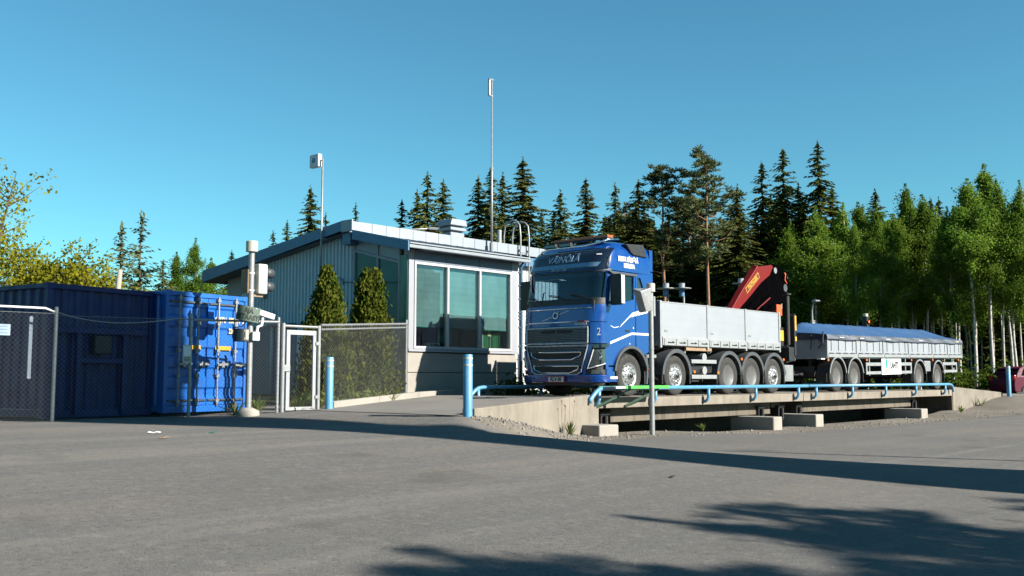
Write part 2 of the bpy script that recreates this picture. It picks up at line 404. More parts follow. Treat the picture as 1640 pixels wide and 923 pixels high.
def axis(lo, hi, step, far):
    a = list(np.arange(lo, hi+1e-6, step)); s = step
    x = lo
    pre = []
    while x > -far: s *= 1.35; x -= s; pre.append(x)
    s = step; x = hi; post = []
    while x < far: s *= 1.35; x += s; post.append(x)
    return pre[::-1] + a + post
us = axis(5.0, 46.0, .2, 3500); vs_ = axis(6.0, 22.0, .2, 3500)
vv = [(u, v, ground_z(u, v)) for v in vs_ for u in us]
nx = len(us); ff = [(j*nx+i, j*nx+i+1, (j+1)*nx+i+1, (j+1)*nx+i) for j in range(len(vs_)-1) for i in range(nx-1)]
me = bpy.data.meshes.new('ground'); me.from_pydata(vv, [], ff); me.polygons.foreach_set('use_smooth', [True]*len(ff)); me.materials.append(m_ground)
tag(link_mesh('ground', me), kind='structure')

def road_edge(u):
    if u < 12.85: e = 17.85
    else: e = lerp_pts([(12.95,11.7),(14,11.8),(15.5,12.1),(18,12.3),(21.5,11.8),(25,11.6),(32,11.2),(38,10.9),(42,10.9),(50,10.4),(70,8),(120,4)], u) + .13*math.sin(u*2.1)+.09*math.sin(u*5.3+1)+.05*math.sin(u*13)
    return e
ru = list(np.arange(-70, 2, 4.)) + list(np.arange(2, 46, .2)) + list(np.arange(46, 130, 2.))
rv = list(np.arange(-40, 2, 3.)) + list(np.arange(2, 18.01, .25))
vv = []
for v in rv:
    for u in ru:
        q_ = min(v, road_edge(u)); vv.append((u, q_, ground_z(u, q_) + .012))
nx = len(ru); ff = []
for j in range(len(rv)-1):
    for i in range(nx-1):
        a, b = road_edge(ru[i]), road_edge(ru[i+1])
        if rv[j] >= a and rv[j] >= b: continue
        q4 = (j*nx+i, j*nx+i+1, (j+1)*nx+i+1, (j+1)*nx+i)
        if rv[j] >= b: q4 = (j*nx+i, (j+1)*nx+i+1, (j+1)*nx+i)
        elif rv[j] >= a: q4 = (j*nx+i, j*nx+i+1, (j+1)*nx+i+1)
        ff.append(q4)
me = bpy.data.meshes.new('asphalt_yard'); me.from_pydata(vv, [], ff); me.polygons.foreach_set('use_smooth', [True]*len(ff)); me.materials.append(m_asph)
tag(link_mesh('asphalt_yard', me), kind='structure')

# paved ramp up to the weighbridge (left) and down from it (right)
mb = MB()
mb.grid(28, 12, lambda s, t: ((lambda u: (u, wall_line(u)+.27+(19.72-wall_line(u)-.27)*t, ramp_z(u)+.014))(12.9+(18.25-12.9)*s)))
mb.build('approach_ramp', mat('dusty_asphalt', (.185,.172,.155), .92, var=.14, vs=.7, bump=.004, bs=70, world=True, dirt=(.26,.235,.20), dirt_amt=.6, ds=.6), smooth=True, kind='structure')

# loose stones on the gravel shoulder
mb = MB()
for i in range(1500):
    if i < 850: u = random.uniform(12.6, 18.2); v = wall_line(u) - abs(random.gauss(0, .55)) - .02
    else: u = random.uniform(18.2, 41); v = random.uniform(11.2, 13.7)
    if u > 12.5 and v < road_edge(u)-.6: continue
    r = random.choice([.012,.016,.02,.02,.03,.045]); z = ground_z(u, v) + .002
    a = random.random()*6.28
    P = [(u+r*math.cos(a+k*1.57)*random.uniform(.7,1.3), v+r*math.sin(a+k*1.57)*random.uniform(.7,1.3), z-.004) for k in range(4)]
    mb.add(P + [(u+random.uniform(-.4,.4)*r, v+random.uniform(-.4,.4)*r, z+r*random.uniform(.6,1.1))], [(0,1,4),(1,2,4),(2,3,4),(3,0,4)])
mb.build('loose_gravel', mat('stone_grey', (.20,.18,.155), .9, var=.35, vs=3, world=True), kind='stuff')

# ------------------------------------------------------------------ weighbridge
wb = empty('weighbridge', (18.1, 15.85, 0), 0, 'long low concrete weighbridge deck carrying the blue truck and its trailer', 'weighbridge')
def W(x): return x - 18.1
DECK = [(18.12, 28.235), (28.265, 41.05)]
for a, b in DECK:
    MB().box(W(a), W(b), -1.95, 1.95, .575, .81).build('deck_slab', M_conc, wb, bev=.012)
for a, b in ((19.1, 26.9), (27.0, 27.55), (28.95, 38.2)):
    zb = .22 if b-a > 1 else .40
    MB().box(W(a), W(b), -1.55, -1.25, zb, .574).build('girder', M_conc_d, wb, bev=.008)
    MB().box(W(a), W(b), 1.25, 1.55, zb, .574).build('girder', M_conc_d, wb)
for a, b, zt in ((17.3, 18.0, .21), (25.12, 25.62, .17), (27.7, 28.2, .17), (36.0, 36.6, .15)):
    MB().box(W(a), W(b), -2.6, -1.25, -.6, zt+.03).build('support_block', M_conc_l, wb, bev=.03)
for x in (26.2, 27.4, 28.55, 18.75, 37.9):
    q = MB(); q.box(W(x)-.12, W(x)+.12, -1.62, -1.3, .02, .40).box(W(x)-.18, W(x)+.18, -1.66, -1.28, .40, .46).tube([(W(x), -1.68, .05), (W(x), -1.68, .38)], .05, 10)
    q.build('load_cell', M_black, wb)
# abutments close the pit at both ends
MB().box(W(17.75), W(18.08), -1.93, 1.93, -.6, .80).build('abutment', M_conc_d, wb)
MB().box(W(41.08), W(41.6), -1.93, 1.93, -.6, .80).build('abutment', M_conc_d, wb)
MB().box(W(18.09), W(41.07), 1.97, 2.2, -.6, .80).build('rear_wall', M_conc_d, wb)

def wing_wall(name, pts, label, tz, bz):
    q = MB(); n = 24
    def P(s, off, top):
        x = s*(len(pts)-1); i = min(int(x), len(pts)-2); f = x-i
        a, b = Vector(pts[i]), Vector(pts[i+1]); d = (b-a).normalized(); nrm = Vector((-d.y, d.x))
        c = a+(b-a)*f+nrm*off
        return (c.x, c.y, (tz(s) if top else bz))
    q.shell(n, 1, lambda s, t: P(s, 0, t > .5), lambda s, t: P(s, .28, t > .5))
    q.build(name, M_conc, bev=.015, label=label, cat='concrete wall')
wing_wall('concrete_wall', [(13.2,13.0),(18.1,13.88)], 'low sloping concrete wall beside the ramp under the truck cab', lambda s: .70+.19*min(1, s*1.05), -.5)
MB().box(17.8, 18.11, 13.885, 14.2, -.4, .70).build('concrete_block', M_conc, bev=.015, label='short concrete end block between the ramp wall and the bridge deck', cat='concrete block')
wing_wall('concrete_wall', [(41.15,13.9),(44.35,12.98)], 'low sloping concrete wall at the far right end of the weighbridge', lambda s: .93-.25*s, -.5)

# kerb in front of the hedge and the wall
kb = []
def kerb_pt(s): return (13.6+(18.9-13.6)*s, 17.72+(19.38-17.72)*s)
q = MB()
for a, b in ((0, .33), (.332, .66), (.662, 1)):
    (x0, y0), (x1, y1) = kerb_pt(a), kerb_pt(b); d = Vector((x1-x0, y1-y0)).normalized(); n = Vector((-d.y, d.x))*.16
    P = [(x0,y0), (x1,y1), (x1+n.x,y1+n.y), (x0+n.x,y0+n.y)]
    zz = [ramp_z(x0), ramp_z(x1), ramp_z(x1), ramp_z(x0)]
    q.add([(p[0], p[1], z-.1) for p, z in zip(P, zz)] + [(p[0], p[1], z+.15) for p, z in zip(P, zz)], [(0,3,2,1),(4,5,6,7),(0,1,5,4),(1,2,6,5),(2,3,7,6),(3,0,4,7)])
q.build('kerb', M_conc_l, bev=.012, kind='structure')

# blue pipe railings: two on the camera side, two beyond the truck
def railing(v, side, spans, label, group=None):
    r0 = empty('pipe_railing', (spans[0], v, .81), 0, label, 'railing', group)
    a, b = spans[0], spans[1]; L = b-a
    lo = spans[2]; hi = spans[3]
    pts = []
    if lo: pts += [(0, 0, -.11), (.0, 0, -.02), (.22, 0, .14), (.34, 0, .2)] if lo == 2 else [(0,0,.22)]
    else: pts += [(0,0,.22)]
    if lo == 2: pts += [(.5,0,.22)]
    pts += [(L-.45,0,.22)] if hi else [(L,0,.22)]
    if hi: pts += [(L-.18,0,.20),(L-.05,0,.12),(L,0,0),(L,0,-.08)]
    MB().tube(pts, .05, 10).build('top_pipe', M_rail, r0, smooth=True)
    for x in spans[4]:
        x -= a; s = side
        q = MB().tube([(x,0,.2),(x,0,-.02),(x-.01,.02*s,-.09),(x-.03,.07*s,-.14),(x-.05,.16*s,-.15)], .042, 8)
        po = q.build('post', M_rail, r0, smooth=True)
        MB().box(x-.10, x-.015, .125*s if s > 0 else .15*s, .15*s if s > 0 else .125*s, -.20, -.04).build('base_plate', M_plasticd, po)
    return r0
railing(13.75, 1, (17.62, 28.22, 2, 0, [17.95, 20.18, 22.6, 25.08, 27.64]), 'blue pipe railing on the deck edge below the cab and front load bed')
railing(13.75, 1, (28.30, 40.75, 0, 1, [28.81, 31.42, 34.14, 36.91, 39.9]), 'blue pipe railing on the deck edge below the covered trailer')
railing(17.6, -1, (17.66, 40.7, 2, 1, [18.0, 20.4, 22.8, 25.2, 27.6, 30, 32.4, 34.8, 37.2, 39.6]), 'worn blue pipe railing on the far side of the ramp before the window wall')

# green steel inspection platform on struts, hung on the deck edge
pf = empty('walkway_platform', (18.0, 13.6, 1.08), 0, 'narrow green steel platform on diagonal struts in front of the front wheel', 'platform')
MB().box(.05, 2.1, -.25, .22, -.05, -.012).build('tread_plate', M_galv, pf)
q = MB(); q.box(.38, 2.1, -.29, -.252, -.06, .012).box(.05, 2.1, .222, .25, -.06, .0).box(2.102, 2.13, -.29, .25, -.06, .01); q.build('edge_frame', M_green, pf)
MB().box(.0, .37, -.285, -.252, -.05, -.005).build('end_edge', M_white, pf)
for x in (.55, 1.65):
    MB().beam((x+.12, -.22, -.07), (x-.55, .27, -.47), .05, .05).build('strut', MATS['dark_green_sign'], pf)

# ------------------------------------------------------------------ bollards
def bollard(u, v, z, h, label):
    b = MB().tube([(0,0,-.3),(0,0,h-.012),(0,0,h)], [.086,.086,.078], 20).build('bollard', M_rail, None, loc=(u, v, z), auto=40, label=label, cat='bollard', group='blue steel bollards')
    for zz in (h-.075, h-.20):
        MB().lathe([(.0875, zz-.014), (.089, zz-.012), (.089, zz+.012), (.0875, zz+.014)], 20).build('stripe', mat('bollard_stripe', (.55,.50,.36), .6) if 'bollard_stripe' not in MATS else MATS['bollard_stripe'], b, smooth=True)
    return b
bollard(13.34, 17.56, .585, 1.13, 'blue bollard with pale stripes beside the mesh gate')
bollard(12.9, 12.88, .56, 1.13, 'blue bollard with pale stripes at the start of the ramp wall')
bollard(44.4, 12.75, .50, 1.27, 'blue bollard with pale stripes in front of the maroon car')
# ------------------------------------------------------------------ weigh office
BO = (17.58, 19.8, 0.0)
ho = empty('weigh_office', BO, 0, 'low metal-clad office building with a big three-pane window behind the blue truck', 'building')
def B(u, v): return (u-BO[0], v-BO[1])
def bbox(name, u0, u1, v0, v1, z0, z1, m, bev=.006, parent=ho, **k):
    return MB().box(u0-BO[0], u1-BO[0], v0-BO[1], v1-BO[1], z0, z1).build(name, m, parent, bev=bev, **k)
UR = 21.86                                        # right end of the window bay
# plinth of cast panels with open joints
for (a, b) in ((17.58, 19.72), (19.735, UR)):
    for (c, d) in ((.3, 1.405), (1.42, 1.94)):
        bbox('plinth_panel', a, b, 19.80, 20.0, c, d, M_conc_l, .008)
bbox('plinth_core', 17.6, UR-.02, 19.86, 20.02, .3, 1.96, M_plasticd, 0)
bbox('sill_board', 17.56, UR+.02, 19.74, 20.05, 1.965, 2.035, M_panel, .008)
bbox('corner_trim', 17.585, 17.77, 19.785, 20.0, 2.037, 4.74, M_panel)
bbox('corner_trim', 21.635, UR, 19.785, 20.0, 2.037, 4.74, M_panel)
for a, b in ((17.775, 18.95), (18.96, 20.28), (20.29, 21.63)):
    bbox('eave_shade_panel', a, b, 19.79, 20.0, 4.385, 4.76, M_panelb)  # slate strip stands in for the shade under the eave
# window: frame, two mullions, three panes
fr = MB(); x0, x1, z0, z1 = 17.78, 21.62, 2.045, 4.38
for a, b, c, d in ((x0, x1, z0, z0+.07), (x0, x1, z1-.07, z1)): fr.box(a-BO[0], b-BO[0], -.035, .10, c, d)
for a, b in ((x0, x0+.06), (x1-.06, x1)): fr.box(a-BO[0], b-BO[0], -.034, .099, z0+.07, z1-.07)
win = fr.build('window', M_frame, ho, bev=.006)
for x in (19.03, 20.30): bbox('mullion', x-.035, x+.035, 19.768, 19.9, z0+.071, z1-.071, M_frame, .006, win)
for a, b in ((x0+.061, 18.994), (19.066, 20.264), (20.336, x1-.061)):
    bbox('pane', a, b, 19.835, 19.841, z0+.072, z1-.072, M_gwin, 0, win)
# the room behind the glass
rm = MB(); U0, U1, V0, V1, Z0, Z1 = 17.70-BO[0], 21.80-BO[0], .22, 2.25, .8, 4.4
P = lambda x, y, z: (x, y, z)
rm.add([(U0,V0,Z0),(U1,V0,Z0),(U1,V1,Z0),(U0,V1,Z0),(U0,V0,Z1),(U1,V0,Z1),(U1,V1,Z1),(U0,V1,Z1)], [(0,1,2,3),(4,7,6,5),(1,5,6,2),(2,6,7,3),(3,7,4,0)])
rm.build('interior_room', M_room, ho)
bbox('window_bench', 17.72, 21.78, 20.03, 20.35, 1.9, 2.03, M_roomd, .01)
for a, b in ((17.86, 18.975), (19.085, 20.245), (20.355, 21.54)):
    bl = MB(); bl.grid(2, 26, lambda s, t: (a-BO[0]+(b-a)*s, .115+.006*math.sin(t*60), 4.30-(4.30-2.66)*t))
    bl.build('roller_blind', M_blind, ho, smooth=True)
    bbox('blind_rail', a, b, 19.905, 19.935, 2.63, 2.66, M_greenp, .004)
# curtains, cabinet, board inside
for k, (a, b) in enumerate(((20.72, 21.02), (21.16, 21.42), (21.44, 21.6))):
    cu = MB(); cu.grid(16, 1, lambda s, t: (a-BO[0]+(b-a)*s, .33+.025*math.sin(s*22+k), 2.035+(.62)*t)); cu.build('curtain', mat('green_curtain', (.02,.13,.05), .9) if k == 0 else MATS['green_curtain'], ho, smooth=True)
bbox('filing_cabinet', 18.1, 18.6, 20.9, 21.5, 1.0, 2.5, mat('blue_cabinet', (.02,.05,.14), .5), .01)
bbox('wall_board', 19.2, 19.72, 20.36, 20.40, 2.25, 2.62, mat('pale_green_board', (.16,.36,.32), .6), .004)
# things on the window bench
ds = empty('weight_display', (18.78, 20.13, 2.036), 0, 'small pale digital display standing inside the left window pane', 'display')
MB().box(-.23, .23, -.06, .06, 0, .19).build('housing', mat('pale_green_plastic', (.30,.48,.38), .5), ds, bev=.012)
MB().box(-.13, .19, -.066, -.061, .035, .155).build('screen', M_ink, ds)
text('15160', .13, mat('display_digits', (.28,.38,.24), .5), ds, (.03, -.067, .095), SIDE, 'digits', xs=.85, bold=.002)
for x, h, l in ((20.74, .62, 'thin pale stand with a wooden knob inside the right window pane'), (21.06, .66, 'thin pale stand holding a yellow card inside the right window pane')):
    st = empty('slim_stand', (x, 20.12, 2.036), 0, l, 'stand')
    MB().lathe([(.02,.0),(.14,.0),(.15,.02),(.12,.035),(.02,.05)], 16).build('base', mat('pale_yellow', (.5,.45,.2), .5) if 'pale_yellow' not in MATS else MATS['pale_yellow'], st, smooth=True)
    MB().tube([(0,0,.04),(0,0,h)], .012, 8).build('stem', M_offw, st)
    if x < 21: MB().lathe([(.005,.06),(.05,.08),(.05,.12),(.03,.16),(.005,.18)], 12).build('knob', M_wood, st, smooth=True)
    else: MB().box(-.12, .03, -.02, -.015, h-.22, h-.02).build('card', MATS['pale_yellow'], st)

# gable end towards the camera
bbox('corner_panel', 17.565, 17.62, 19.83, 20.12, .6, 4.55, M_greenp, .006)
# glazing frame with deep teal panels: posts at 20.16, 21.07, 22.10
def roof_under(v):                                # underside of the roof over the gable
    return 4.62+(v-19.41)*(5.24-4.62)/(21.95-19.41) if v < 21.95 else 5.37-(v-21.95)*(5.37-4.37)/(29.4-21.95)
def gable_piece(name, v0, v1, zb0, zb1, zt0, zt1, x0, x1, m, bev=.004):
    q = MB(); a, b = v0-BO[1], v1-BO[1]; X0, X1 = x0-BO[0], x1-BO[0]
    q.add([(X0,a,zb0),(X0,b,zb1),(X0,b,zt1),(X0,a,zt0),(X1,a,zb0),(X1,b,zb1),(X1,b,zt1),(X1,a,zt0)], [(0,1,2,3),(7,6,5,4),(0,4,5,1),(1,5,6,2),(2,6,7,3),(3,7,4,0)])
    return q.build(name, m, ho, bev=bev)
def gz(v): return 4.36+(v-20.16)*(4.83-4.36)/(22.06-20.16)
for a, b in ((20.20, 21.03), (21.11, 22.04)):
    gable_piece('teal_panel', a, b, .8, .8, gz(a)-.03, gz(b)-.03, 17.60, 17.63, M_teal)
    gable_piece('upper_panel', a, b, gz(a)+.055, gz(b)+.055, roof_under(a)+.03, roof_under(b)+.03, 17.585, 17.63, M_fascia)
    gable_piece('frame_rail', a, b, gz(a)-.03, gz(b)-.03, gz(a)+.05, gz(b)+.05, 17.56, 17.64, M_panel)
for v in (20.125, 21.035, 22.045):
    gable_piece('frame_post', v, v+.07, .75, .75, roof_under(v)+.03, roof_under(v+.07)+.03, 17.555, 17.645, M_panel)
# corrugated cladding
pitch = .165; prof = []
v = 22.12
while v < 27.7:
    prof += [(v, 0), (v+.07, 0), (v+.085, .045), (v+.15, .045)]; v += pitch
q = MB(); n = len(prof)
for (vv_, d) in prof: q.v.append((.02-d, vv_-BO[1], 2.86))
for (vv_, d) in prof: q.v.append((.02-d, vv_-BO[1], roof_under(vv_)+.05))
q.f = [(i, i+1, n+i+1, n+i) for i in range(n-1)]
q.build('corrugated_cladding', M_clad, ho)
bbox('gable_core', 17.605, 17.8, 22.13, 27.7, .5, 4.4, M_clad, 0)
bbox('drip_rail', 17.52, 17.62, 22.12, 27.7, 2.82, 2.86, M_verge, .004)
bbox('lower_wall', 17.57, 17.603, 22.12, 24.1, .5, 2.815, M_panelb, .004)
dr = bbox('door', 17.565, 17.603, 24.88, 25.75, .78, 2.80, mat('slate_blue_door', (.07,.13,.20), .5), .01)
bbox('door_frame', 17.555, 17.60, 25.755, 25.84, .78, 2.815, M_verge, .004); bbox('door_frame', 17.555, 17.60, 24.79, 24.875, .78, 2.815, M_verge, .004)
bbox('door_handle', 17.53, 17.562, 24.98, 25.02, 1.72, 1.86, M_galv, .004, parent=dr)
bbox('pale_door', 17.568, 17.603, 24.12, 24.74, .78, 2.80, M_clad, .01)
bbox('lower_wall', 17.572, 17.603, 25.86, 27.7, .5, 2.815, M_panelb, .004)
bbox('door_hood', 17.3, 17.56, 24.75, 25.95, 2.83, 2.90, M_panelb, .01)
q = MB().tube([(-.06, 25.95-BO[1], .8), (-.06, 25.95-BO[1], 3.35)], .05, 8); q.build('downpipe', M_clad, ho, smooth=True)
q = MB().tube([(-.07, 22.45-BO[1], 3.97), (-.07, 20.15-BO[1], 3.83)], .014, 6).tube([(-.07,22.5-BO[1],3.9),(-.07,22.5-BO[1],4.05),(-.07,22.75-BO[1],4.12)], .02, 6); q.build('cable_conduit', M_panelb, ho)
bbox('wall_lamp', 17.42, 17.52, 26.3, 26.42, 3.72, 3.9, M_galv, .01)
# body of the building under the roof
bbox('rear_body', 17.81, 27.0, 22.35, 29.0, .5, 4.6, M_panel, 0)
# white corrugated wall to the right of the window bay
prof = []; u = 21.87
while u < 26.9:
    prof += [(u, 0), (u+.11, 0), (u+.125, .03), (u+.185, .03)]; u += .2
q = MB(); n = len(prof)
for (uu, d) in prof: q.v.append((uu-BO[0], 22.2-d-BO[1], .5))
for (uu, d) in prof: q.v.append((uu-BO[0], 22.2-d-BO[1], 5.45))
q.f = [(i, i+1, n+i+1, n+i) for i in range(n-1)]
q.build('white_cladding', mat('white_cladding', (.62,.63,.64), .5, var=.03), ho)
bbox('bay_side_wall', UR-.12, UR, 20.01, 22.16, .5, 4.72, M_panel, 0)
dp = MB().tube([(22.02-BO[0], -.02, .5), (22.02-BO[0], -.02, 4.55), (21.98-BO[0], -.2, 4.72)], .05, 10); dp.build('downpipe', M_verge, ho, smooth=True)
bbox('trim_strip', 21.865, 21.955, 19.79, 19.83, 1.96, 4.7, M_frame, .004)
for z in (2.2,2.75,3.0,3.1,3.2,3.6,4.0,4.4): bbox('pipe_clip', 21.93, 22.1, 19.75, 19.81, z, z+.03, M_panelb, 0)

# roof: front slope in standing-seam strips, the rear slope as strips along the ridge, fascia between
def slope_strip(name, u0, u1, pa, pb, th, m):
    q = MB(); (va, za), (vb, zb) = pa, pb
    X = lambda u: u-BO[0]; Y = lambda v: v-BO[1]
    q.add([(X(u0),Y(va),za),(X(u1),Y(va),za),(X(u1),Y(vb),zb),(X(u0),Y(vb),zb),(X(u0),Y(va),za-th),(X(u1),Y(va),za-th),(X(u1),Y(vb),zb-th),(X(u0),Y(vb),zb-th)],
          [(0,1,2,3),(4,7,6,5),(0,4,5,1),(1,5,6,2),(2,6,7,3),(3,7,4,0)])
    # standing seam on the right edge
    e = .022; sx0, sx1 = u1-.012, u1+.012
    q.add([(X(sx0),Y(va),za-.001),(X(sx1),Y(va),za-.001),(X(sx1),Y(vb),zb-.001),(X(sx0),Y(vb),zb-.001),(X(sx0),Y(va),za+e),(X(sx1),Y(va),za+e),(X(sx1),Y(vb),zb+e),(X(sx0),Y(vb),zb+e)],
          [(0,3,2,1),(4,5,6,7),(0,1,5,4),(1,2,6,5),(2,3,7,6),(3,0,4,7)])
    return q.build(name, m, ho)
u = 17.24
while u < 21.9:
    slope_strip('roof_sheet', u, min(u+.52, 21.99)-.002, (19.42, 4.80), (21.93, 5.335), .03, M_roofs); u += .52
u = 17.22
while u < 26.6:
    slope_strip('rear_roof_sheet', u, u+1.04-.002, (21.93, 5.615), (29.55, 4.70), .05, M_roofs); u += 1.04
u = 17.20
while u < 26.6:
    wd = .86 if u < 17.3 else .52
    bbox('ridge_fascia', u, u+wd-.012, 21.90, 21.925, 5.335 if u < 21.9 else 5.33, 5.645, M_fascia, .006); u += wd
bbox('roof_core', 17.30, 27.3, 21.93, 22.3, 5.0, 5.56, M_verge, 0)
bbox('soffit', 21.99, 27.2, 21.93, 22.19, 5.28, 5.32, M_panelb, 0)
# eave: gutter and board of the front slope
bbox('gutter', 17.23, 22.02, 19.36, 19.46, 4.66, 4.755, M_roofs, .02)
bbox('eave_soffit', 17.25, 21.99, 19.47, 19.80, 4.68, 4.70, M_panelb, 0)
bbox('drip_edge', 17.23, 22.0, 19.345, 19.50, 4.775, 4.81, M_fascia, .006)
# verge boards on the gable
def verge(name, va, vb, zta, ztb, zba, zbb, m, x0=17.17, x1=17.215):
    return gable_piece(name, va, vb, zba, zbb, zta, ztb, x0, x1, m, .004)
verge('verge_board', 19.36, 21.70, 4.84, 5.36, 4.58, 5.09, M_verge)
verge('verge_board', 22.18, 29.5, 5.655, 4.78, 5.37, 4.40, M_verge)
bbox('verge_end', 17.165, 17.21, 21.70, 22.18, 5.33, 5.66, M_fascia, .006)
q = MB(); X = lambda u: u-BO[0]; Y = lambda v: v-BO[1]
for pa, pb in (((19.42,4.62),(21.93,5.20)), ((21.93,5.36),(29.5,4.42))):
    q.add([(X(17.22),Y(pa[0]),pa[1]),(X(17.9),Y(pa[0]),pa[1]),(X(17.9),Y(pb[0]),pb[1]),(X(17.22),Y(pb[0]),pb[1])], [(0,3,2,1)])
q.build('gable_soffit', M_panelb, ho)
bbox('rear_fascia', 17.2, 27.2, 29.5, 29.56, 4.4, 4.75, M_verge, 0)
# ventilator, pipe, ladder, masts
q = MB().box(21.65-BO[0], 22.25-BO[0], 22.4-BO[1], 22.9-BO[1], 5.3, 5.86)
vt = q.build('roof_ventilator', M_fascia, ho, bev=.02)
MB().box(21.6-BO[0], 22.3-BO[0], 22.35-BO[1], 22.95-BO[1], 5.92, 6.02).build('louvre', M_fascia, vt, bev=.02)
MB().prism([(21.58-BO[0],6.08),(22.32-BO[0],6.08),(22.26-BO[0],6.28),(21.64-BO[0],6.28)], 22.33-BO[1], 22.97-BO[1], 'y').build('cowl', M_fascia, vt, bev=.02)
MB().box(21.72-BO[0], 22.18-BO[0], 22.45-BO[1], 22.85-BO[1], 5.86, 6.1).build('throat', M_panelb, vt)
MB().lathe([(.075,5.4),(.075,6.15),(.06,6.15)], 14, (23.83-BO[0], 22.35-BO[1], 0)).build('vent_pipe', M_fascia, ho, auto=40)
ld = []
q = MB()
for u in (24.27, 24.69):
    pts = [(u,21.80,.9),(u,21.80,5.55)] + [(u, 22.175-.375*math.cos(a), 6.15+.36*math.sin(a)) if i else (u,21.80,5.95) for i, a in enumerate([0,.5,1.0,1.57,2.1,2.6])] + [(u,22.55,6.0),(u,22.55,5.4)]
    q.tube([(p[0]-BO[0], p[1]-BO[1], p[2]) for p in pts], .028, 8)
lad = q.build('roof_ladder', M_galv, ho, smooth=True)
for k in range(15):
    z = 1.2+k*.3; MB().tube([(24.27-BO[0],21.8-BO[1],z),(24.69-BO[0],21.8-BO[1],z)], .014, 6).build('rung', M_galv, lad)
for u in (24.27, 24.69): MB().box(u-.03-BO[0], u+.03-BO[0], 21.79-BO[1], 21.91-BO[1], 5.42, 5.5).build('wall_bracket', M_galv, lad)
ms = empty('antenna_mast', (22.8, 21.72, 5.25), 0, 'tall thin mast with a small antenna cage on the office roof', 'antenna')
MB().tube([(0,0,0),(0,0,2.7),(0,0,2.71),(0,0,5.62)], [.04,.038,.026,.024], 10).build('pole', M_galv, ms, smooth=True)
MB().tube([(-.12,0,5.1),(-.12,0,5.6)], .045, 8).tube([(-.14,0,5.62),(.05,0,5.62)], .04, 8).tube([(-.14,0,5.09),(.03,0,5.09)], .03, 8).build('antenna', M_galv, ms)
MB().lathe([(.045,2.66),(.045,2.76)], 10).lathe([(.07,0),(.07,.3),(.05,.32)], 10).build('collar', M_galv, ms)
ap = empty('panel_antenna', (17.12, 23.02, 3.2), 0, 'square white panel antenna on a thin pole at the gable wall', 'antenna')
MB().tube([(0,0,0),(0,0,4.35)], .028, 8).build('pole', M_galv, ap, smooth=True)
pa = MB().box(-.10, .04, .08, .50, 4.12, 4.5).build('panel', M_white, ap, bev=.02)
MB().lathe([(.075,-.108),(.07,-.103)], 16, (0,.30,4.32), 'x').build('emblem', mat('pale_blue_print', (.10,.25,.50), .5), pa)
MB().tube([(0,0,4.3),(-.02,.08,4.3)], .02, 6).tube([(-.05,-.05,2.02),(.12,-.05,2.02)], .03, 6).build('bracket', M_galv, ap)

# ------------------------------------------------------------------ chain-link fence
def mesh_panel(L, H, pitch=.085, r=.0018, z0=.04):
    q = MB()
    for sgn in (1, -1):
        k = -H if sgn > 0 else 0
        c = k
        while c < (L if sgn > 0 else L+H):
            # line x = c + sgn*(z) for z in 0..H
            za, zb = 0., H
            if sgn > 0:
                za = max(0, -c); zb = min(H, L-c)
            else:
                za = max(0, c-L); zb = min(H, c)
            if zb-za > .01:
                xa, xb = c+sgn*za, c+sgn*zb; y = .004*sgn
                d = Vector((xb-xa, 0, zb-za)).normalized(); n = Vector((-d.z, 0, d.x))*r
                A = Vector((xa, y, za+z0)); Bq = Vector((xb, y, zb+z0)); e = Vector((0, -r*1.2, 0))
                q.add([A+n, A-n, A+e, Bq+n, Bq-n, Bq+e], [(0,1,4,3),(1,2,5,4),(2,0,3,5)])
            c += pitch
    return q
def fence(p, qd, za, zb, H, label, posts, toprail='pipe', group='chain-link fence panels'):
    a = Vector((p[0], p[1])); b = Vector((qd[0], qd[1])); L = (b-a).length; ang = math.atan2(b.y-a.y, b.x-a.x)
    r0 = empty('chain_link_fence', (a.x, a.y, za), ang, label, 'fence', group)
    mp = mesh_panel(L, H-.08)
    sl = (zb-za)/L
    for i, (x, y, z) in enumerate(mp.v): mp.v[i] = (x, y, z+x*sl)
    mp.build('wire_mesh', M_wire, r0, kind='stuff')
    for s in posts:
        MB().tube([(0,0,-.2),(0,0,H+.06),(0,0,H+.075)], [.034,.034,.02], 12).build('post', M_galv, r0, auto=40, loc=(L*s, .035, L*s*sl))
    if toprail == 'pipe': MB().tube([(0,.02,H-.03),(L,.02,H-.03+zb-za)], .021, 8).build('top_rail', M_galv, r0)
    if toprail == 'double':
        for d in (.03, .13): MB().tube([(0,.02,H-d),(L,.02,H-d+zb-za)], .022, 8).build('top_rail', M_galv, r0)
    if toprail == 'bent': MB().tube([(0,-.02,H+.04),(L-.22,-.02,H+.055),(L-.05,0,H+.0)], .02, 8).build('top_rail', M_white, r0, smooth=True)
    if toprail == 'sag': MB().tube([(L*t, .0, H+.0+(-.0-.16*math.sin(math.pi*min(1,t*1.15))**.8*(1-.35*t) if 0 < t < .87 else 0)) for t in [i/16 for i in range(17)]], .011, 6).build('tension_wire', M_galv, r0, smooth=True)
    for z in (.05, H-.05): MB().tube([(0,0,z),(L,0,z+zb-za)], .004, 4).build('selvage_wire', M_galv, r0)
    return r0
f1 = fence((2.4,17.75), (7.53,17.75), .42, .44, 2.0, 'leftmost chain-link fence panel with a bright bent top rail', (1.0,), 'bent')
f2 = fence((7.56,17.75), (10.14,17.75), .44, .48, 1.97, 'chain-link fence panel with a sagging top wire before the dark blue container', (1.0,), 'sag')
f3 = fence((10.18,17.75), (12.16,17.75), .48, .52, 1.95, 'short chain-link fence panel beside the mesh gate and the sign pole', (1.0,), 'pipe')
f4 = fence((13.27,17.77), (17.48,19.70), .57, .84, 1.88, 'chain-link fence panel in front of the two conical hedge trees', (1.0,), 'double')
